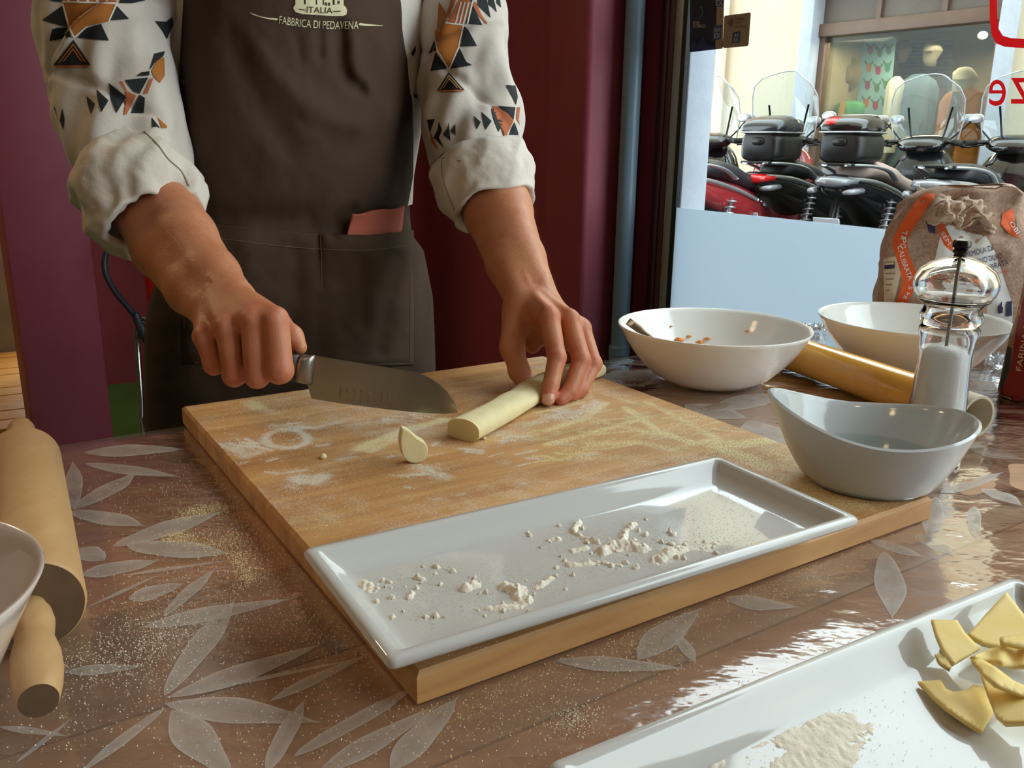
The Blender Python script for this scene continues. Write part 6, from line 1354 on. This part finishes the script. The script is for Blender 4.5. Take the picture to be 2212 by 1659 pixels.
# ---- trousers and shoes
m_tr = M('dark_trousers', (40, 36, 34), .9, bump=(60, .3, .003))
hip = np.array([trunk_ring(z, a, b, 0, .015) for z, a, b in ((1.0, .185, .125), (.92, .19, .13), (.84, .19, .13), (.80, .185, .125))]).reshape(-1, 3); parts = [(hip, [q for q in grid_faces(4, 40, wrap_v=True)])]
for s in (-1, 1): parts.append(tube_vf(smooth_path([pbase + BX * s * .09 + BY * .015 + np.array([0, 0, .86]), pbase + BX * s * .10 + BY * .01 + np.array([0, 0, .48]), pbase + BX * s * .11 + BY * .03 + np.array([0, 0, .06])], 16), np.linspace(.095, .065, 16), 28))
mesh_obj('trousers', *join(*parts), m_tr, man)
for s in (-1, 1):
    v, f = loft_vf([(-.10, .045, .03, .03), (-.08, .05, .04, .05), (0, .05, .045, .05), (.1, .04, .05, .04), (.17, .03, .04, .03), (.19, .02, .02, .02)], 24, 2.5); Rf = np.array([-BY, BX, [0, 0, 1]]).T; mesh_obj('shoe', v @ Rf.T + pbase + BX * s * .11 + BY * .03, f, M('shoe_leather', (30, 28, 28), .5), man)

# ---- apron
AR = np.array([(-260, 850), (-150, 870), (0, 885), (200, 890), (300, 893), (380, 893), (450, 880), (505, 888), (540, 915), (640, 935), (720, 939), (800, 941), (960, 946), (1200, 955)], float)
AL = np.array([(-260, 430), (-150, 405), (0, 396), (280, 380), (420, 385), (500, 372), (560, 350), (640, 325), (700, 312), (800, 311), (960, 312), (1200, 318)], float)
FOLDS = [([(560, 110), (600, 165), (660, 230), (770, 275)], 26, -.007), ([(736, 60), (736, 140), (752, 172), (782, 190)], 13, .013), ([(766, 90), (772, 160), (800, 195)], 14, -.006), ([(690, 66), (692, 120)], 9, .005), ([(640, 75), (650, 130)], 9, .003), ([(590, 330), (720, 270), (870, 235)], 40, -.007), ([(500, 80), (545, 200), (625, 320)], 28, .006), ([(700, 470), (770, 445), (815, 380)], 24, -.009), ([(720, 505), (730, 470), (760, 455)], 14, .010), ([(840, 100), (850, 300), (830, 420)], 26, -.006), ([(870, 200), (872, 330), (855, 440)], 10, .006), ([(690, 510), (694, 620)], 7, .004), ([(720, 640), (722, 790)], 30, -.005), ([(780, 560), (785, 700)], 16, .004), ([(860, 560), (840, 640), (820, 760)], 16, .007), ([(905, 540), (900, 640), (905, 800)], 11, -.006), ([(520, 520), (560, 680), (540, 800)], 40, -.006), ([(640, 540), (630, 760)], 20, .005)]
def foldv(x, y):
    t = 0.0
    for pts, w, A in FOLDS:
        best = 1e9
        for (x0, y0), (x1, y1) in zip(pts[:-1], pts[1:]):
            dx, dy = x1 - x0, y1 - y0; u = max(0, min(1, ((x - x0) * dx + (y - y0) * dy) / (dx * dx + dy * dy))); best = min(best, (x - x0 - u * dx) ** 2 + (y - y0 - u * dy) ** 2)
        t += A * math.exp(-best / (w * w))
    return t
def apron_d(x, y, folds=True):
    lo, hi = np.interp(y, AL[:, 0], AL[:, 1]), np.interp(y, AR[:, 0], AR[:, 1]); c, hw = (lo + hi) / 2, (hi - lo) / 2; s = (x - c) / hw
    d = 1.115 + (x - 350) * 3.6e-4 + .060 * s * s + .055 * abs(s) ** 7 + .014 * math.exp(-((y - 478) / 38) ** 2) - .012 * math.exp(-((y - 330) / 150) ** 2)
    d *= .9967 / (.9634 - .268 * (y - 829.5) / F_PX)            # the front of the body is upright
    if not folds: return d
    return d + foldv(x, y) + .003 * mnoise.noise(Vector((x / 70, y / 70, 1))) + .0012 * mnoise.noise(Vector((x / 22, y / 26, 5)))
m_apron = M('brown_canvas', (66, 45, 28), .85, vary=(14, (54, 36, 21), .28), weave=(900, .25, .0006))
ny, nx = 150, 72; V = []
for i in range(ny):
    y = -260 + (1200 + 260) * i / (ny - 1); lo, hi = np.interp(y, AL[:, 0], AL[:, 1]), np.interp(y, AR[:, 0], AR[:, 1])
    for j in range(nx + 1): 
        x = lo + (hi - lo) * j / nx; V.append(P(x, y, apron_d(x, y)))
    # wrap round the side, away from the camera
    e_ = np.array(V[-1]); V.append(e_ + BY * .03 + BX * .004); V.append(e_ + BY * .075 - BX * .004)
ap = mesh_obj('apron', V, grid_faces(ny, nx + 3), m_apron, man); so = ap.modifiers.new('thick', 'SOLIDIFY'); so.thickness = .0016; so.offset = -1
# pocket
V = []; ny2, nx2 = 60, 64; PT = [(395, 474), (440, 481), (690, 506), (800, 508), (893, 497)]
for i in range(ny2):
    for j in range(nx2):
        x = 395 + (894 - 395) * j / (nx2 - 1); y0 = np.interp(x, [p[0] for p in PT], [p[1] for p in PT]); y1 = 792 + 6 * math.sin(x / 90); y = y0 + (y1 - y0) * i / (ny2 - 1); t = i / (ny2 - 1)
        lift = .005 + .020 * math.exp(-(t / .22) ** 2) * math.sin(max(0, min(1, (x - 690) / 203)) * math.pi) ** .6 + .004 * math.exp(-t * 9); edge_ = min(1, (894 - x) / 10, (1 - t) * 20, (x - 395) / 10); V.append(P(x, y, apron_d(x, y) - lift * max(.3, edge_)))
pk = mesh_obj('pocket', V, grid_faces(ny2, nx2), m_apron, ap); so = pk.modifiers.new('thick', 'SOLIDIFY'); so.thickness = .0016; so.offset = -1
bvp = bvh_of(pk); m_st = M('stitch_thread', (100, 82, 62), .9)
for poly in ([(445, 512), (690, 538), (800, 540), (885, 530)], [(692, 508), (694, 560), (695, 625)], [(884, 505), (886, 640), (886, 785)], [(420, 784), (700, 788), (884, 786)]):
    ln = smooth_path([(x, y, 0) for x, y in poly], 60)[:, :2]; v, f = tube_vf(project(ln, bvp, .0003), .0006, 5); mesh_obj('stitching', v, f, m_st, pk)
# embroidery
bva = bvh_of(ap); m_emb = M('cream_embroidery', (214, 204, 172), .8, bump=(700, .4, .0006))
def e5(pts): return [(520 + x / 6.703, y / 6.703) for x, y in pts]
def emb(poly, m=m_emb, off=.0012, name='embroidery'): return print_px(name, poly, bva, m, ap, off, 6)
emb(e5([(760, 120), (775, 80), (800, 60), (1490, 75), (1520, 100), (1540, 150), (1530, 210), (1480, 232), (1350, 232), (900, 205), (790, 175)]))
for x0, x1, x2 in ((790, 915, 0), (940, 1085, 0), (1105, 1185, 0), (1205, 1330, 0), (1360, 1490, 0)): emb(e5([(x0, -420), (x1, -420), (x1, 75), (x0, 68)]))
emb(e5([(780, -520), (1140, -700), (1500, -520), (1500, -410), (780, -410)]))
m_emd = M('brown_embroidery', (70, 52, 36), .85)
for x, y in ((1220, 35), (1265, 38), (1405, 10)): emb(e5([(x, y), (x + 30, y), (x + 30, y + 45), (x, y + 45)]), m_emd, .002)
def etext(s, p0, p1, h, m, off, arc=0):
    v, f = text_on_line(s, p0, p1, h, arc); return mesh_obj('embroidered_text', project(v, bva, off), f, m, ap, False)
etext('ITALIA', (520 + 955 / 6.703, 27), (520 + 1330 / 6.703, 29.5), 13, m_emd, .0022)
emb(e5([(840, 125), (940, 140), (940, 152), (845, 138)]), m_emd, .002); emb(e5([(1340, 160), (1450, 155), (1445, 170), (1342, 172)]), m_emd, .002)
etext('FABBRICA DI PEDAVENA', (603, 51), (774, 62), 17, m_emb, .0014, 5)
emb(e5([(128, 178), (180, 200), (300, 240), (400, 256), (530, 265), (545, 278), (520, 296), (400, 278), (290, 250), (170, 212)])); emb(e5([(1705, 352), (1730, 330), (1800, 345), (2065, 368), (2060, 376), (1800, 376), (1725, 366)]))
# neck strap and waist ties
for s in (-1, 1):
    a0 = P(645 + s * 190, -250, apron_d(645 + s * 190, -250) + .004); v, f = tube_vf(smooth_path([a0, pbase + BX * s * .11 - BY * .08 + np.array([0, 0, 1.47]), pbase + BX * s * .06 + BY * .06 + np.array([0, 0, 1.535])], 16), [(.002, .012)] * 16, 8, ref=BY); mesh_obj('neck_strap', v, f, m_apron, ap)
# red cloth tucked in the pocket
m_nap = M('coral_cloth', (176, 92, 76), .85, weave=(900, .25, .0006))
nk = thing('folded_cloth', P(812, 515, apron_d(812, 515) - .008), 'folded coral red cloth tucked in the apron pocket', 'cloth')
for lay, (dx, dy, off) in enumerate(((0, 0, .0125), (3, -1, .0085), (-2, 3, .005))):
    V = []; a_, b_2 = 24, 24
    for i in range(a_):
        for j in range(b_2):
            u, w = j / (b_2 - 1), i / (a_ - 1); xl = 762 + (745 - 762) * w; xr = 872 + (862 - 872) * w; yt = 463 + (447 - 463) * max(0, (u - .1) / .9) + 2 * math.sin(u * 9 + lay); yb = 528
            x = xl + (xr - xl) * u + dx; y = yt + (yb - yt) * w + dy; V.append(P(x, y, apron_d(x, y, False) - .012 - off * (1 - .9 * w) + .006 * w - .003 * math.sin(u * 3.1) + .0015 * math.sin(w * 5 + u * 4)))
    o = mesh_obj('fold_layer', V, grid_faces(a_, b_2), m_nap, nk); so = o.modifiers.new('thick', 'SOLIDIFY'); so.thickness = .0018

# ================================================================== KNIFE
kA, kB = P(661, 766, .866), P(898, 804, .856); kd = kB - kA; kn = np.cross(kd, [0.06, 0.10, 1.0]); kn /= np.linalg.norm(kn); kd /= np.linalg.norm(kd)
if np.dot(kn, FW) > 0: kn = -kn
m_steel = M('blade_steel', (150, 146, 138), .28, metal=1.0, bump=(3, .02, .001)); m_hand = M('dark_handle', (58, 46, 42), .45); m_bol = M('bolster_steel', (150, 140, 132), .3, metal=.9)
kt = thing('kitchen_knife', P(830, 884, .858), 'broad steel kitchen knife held above the dough', 'knife')
out_ = [(661, 766), (700, 771), (771, 783), (840, 794), (898, 804), (925, 814), (949, 829), (967, 847), (980, 866), (989, 891), (960, 894), (930, 893), (880, 889), (835, 884), (740, 872), (673, 861), (668, 845), (665, 829)]
pl = np.array([onplane(x, y, kA, kn) for x, y in out_]); kz = np.cross(kn, kd); kz = kz if kz[2] > 0 else -kz
def thick(x, y):                              # spine thick, edge thin
    sp_y = np.interp(x, [661, 771, 898, 949, 989], [766, 783, 804, 829, 891]); ed_y = np.interp(x, [665, 740, 835, 930, 989], [860, 872, 884, 893, 891.5]); return .0012 * max(.04, (ed_y - y) / max(4, ed_y - sp_y))
v2, f2 = fill_poly(out_, 14); ctr3 = np.array([onplane(x, y, kA, kn) for x, y in v2]); th_ = np.array([thick(x, y) for x, y in v2])
from collections import Counter
ec = Counter(); 
for q in f2:
    for i in range(3): ec[tuple(sorted((q[i], q[(i + 1) % 3])))] += 1
nV = len(v2); fr = [list(q) for q in f2]; bk = [[i + nV for i in q][::-1] for q in f2]; sd = []
for q in f2:
    for i in range(3):
        a, c = q[i], q[(i + 1) % 3]
        if ec[tuple(sorted((a, c)))] == 1: sd.append([c, a, a + nV, c + nV])
bl_ = mesh_obj('blade', np.vstack([ctr3 + kn * th_[:, None], ctr3 - kn * th_[:, None]]), fr + bk + sd, m_steel, kt); autosmooth(bl_, 30)
for i in range(9):
    x = 735 + i * 15; c = onplane(x, 846 + i * 1.9, kA, kn) + kn * (thick(x, 846 + i * 1.9) + .00003); v, f = loft_vf([(-.0001, 0, .0011, .0085), (.00010, 0, .0009, .0080)], 16, 2.0); Rk = np.array([kn, kd, kz]).T; mesh_obj('hollow_dimple', v @ Rk.T + c, f, M('dimple_steel', (158, 154, 144), .24, metal=1.0), bl_)
hc0 = onplane(652, 796, kA, kn)
v, f = loft_vf([(-.002, 0, .0105, .0145), (.002, 0, .0100, .0148), (.008, 0, .006, .0152), (.0125, 0, .0016, .0155)], 24, 3); Rk = np.array([kd, kn, kz]).T; mesh_obj('bolster', v @ Rk.T + hc0, f, m_bol, kt)
v, f = loft_vf([(-.108, -.004, .006, .008), (-.105, -.004, .0095, .0125), (-.09, -.003, .0110, .0140), (-.05, -.001, .0105, .0125), (-.02, 0, .0102, .0130), (-.002, 0, .0103, .0143)], 28, 2.8); mesh_obj('handle', v @ Rk.T + hc0, f, m_hand, kt)
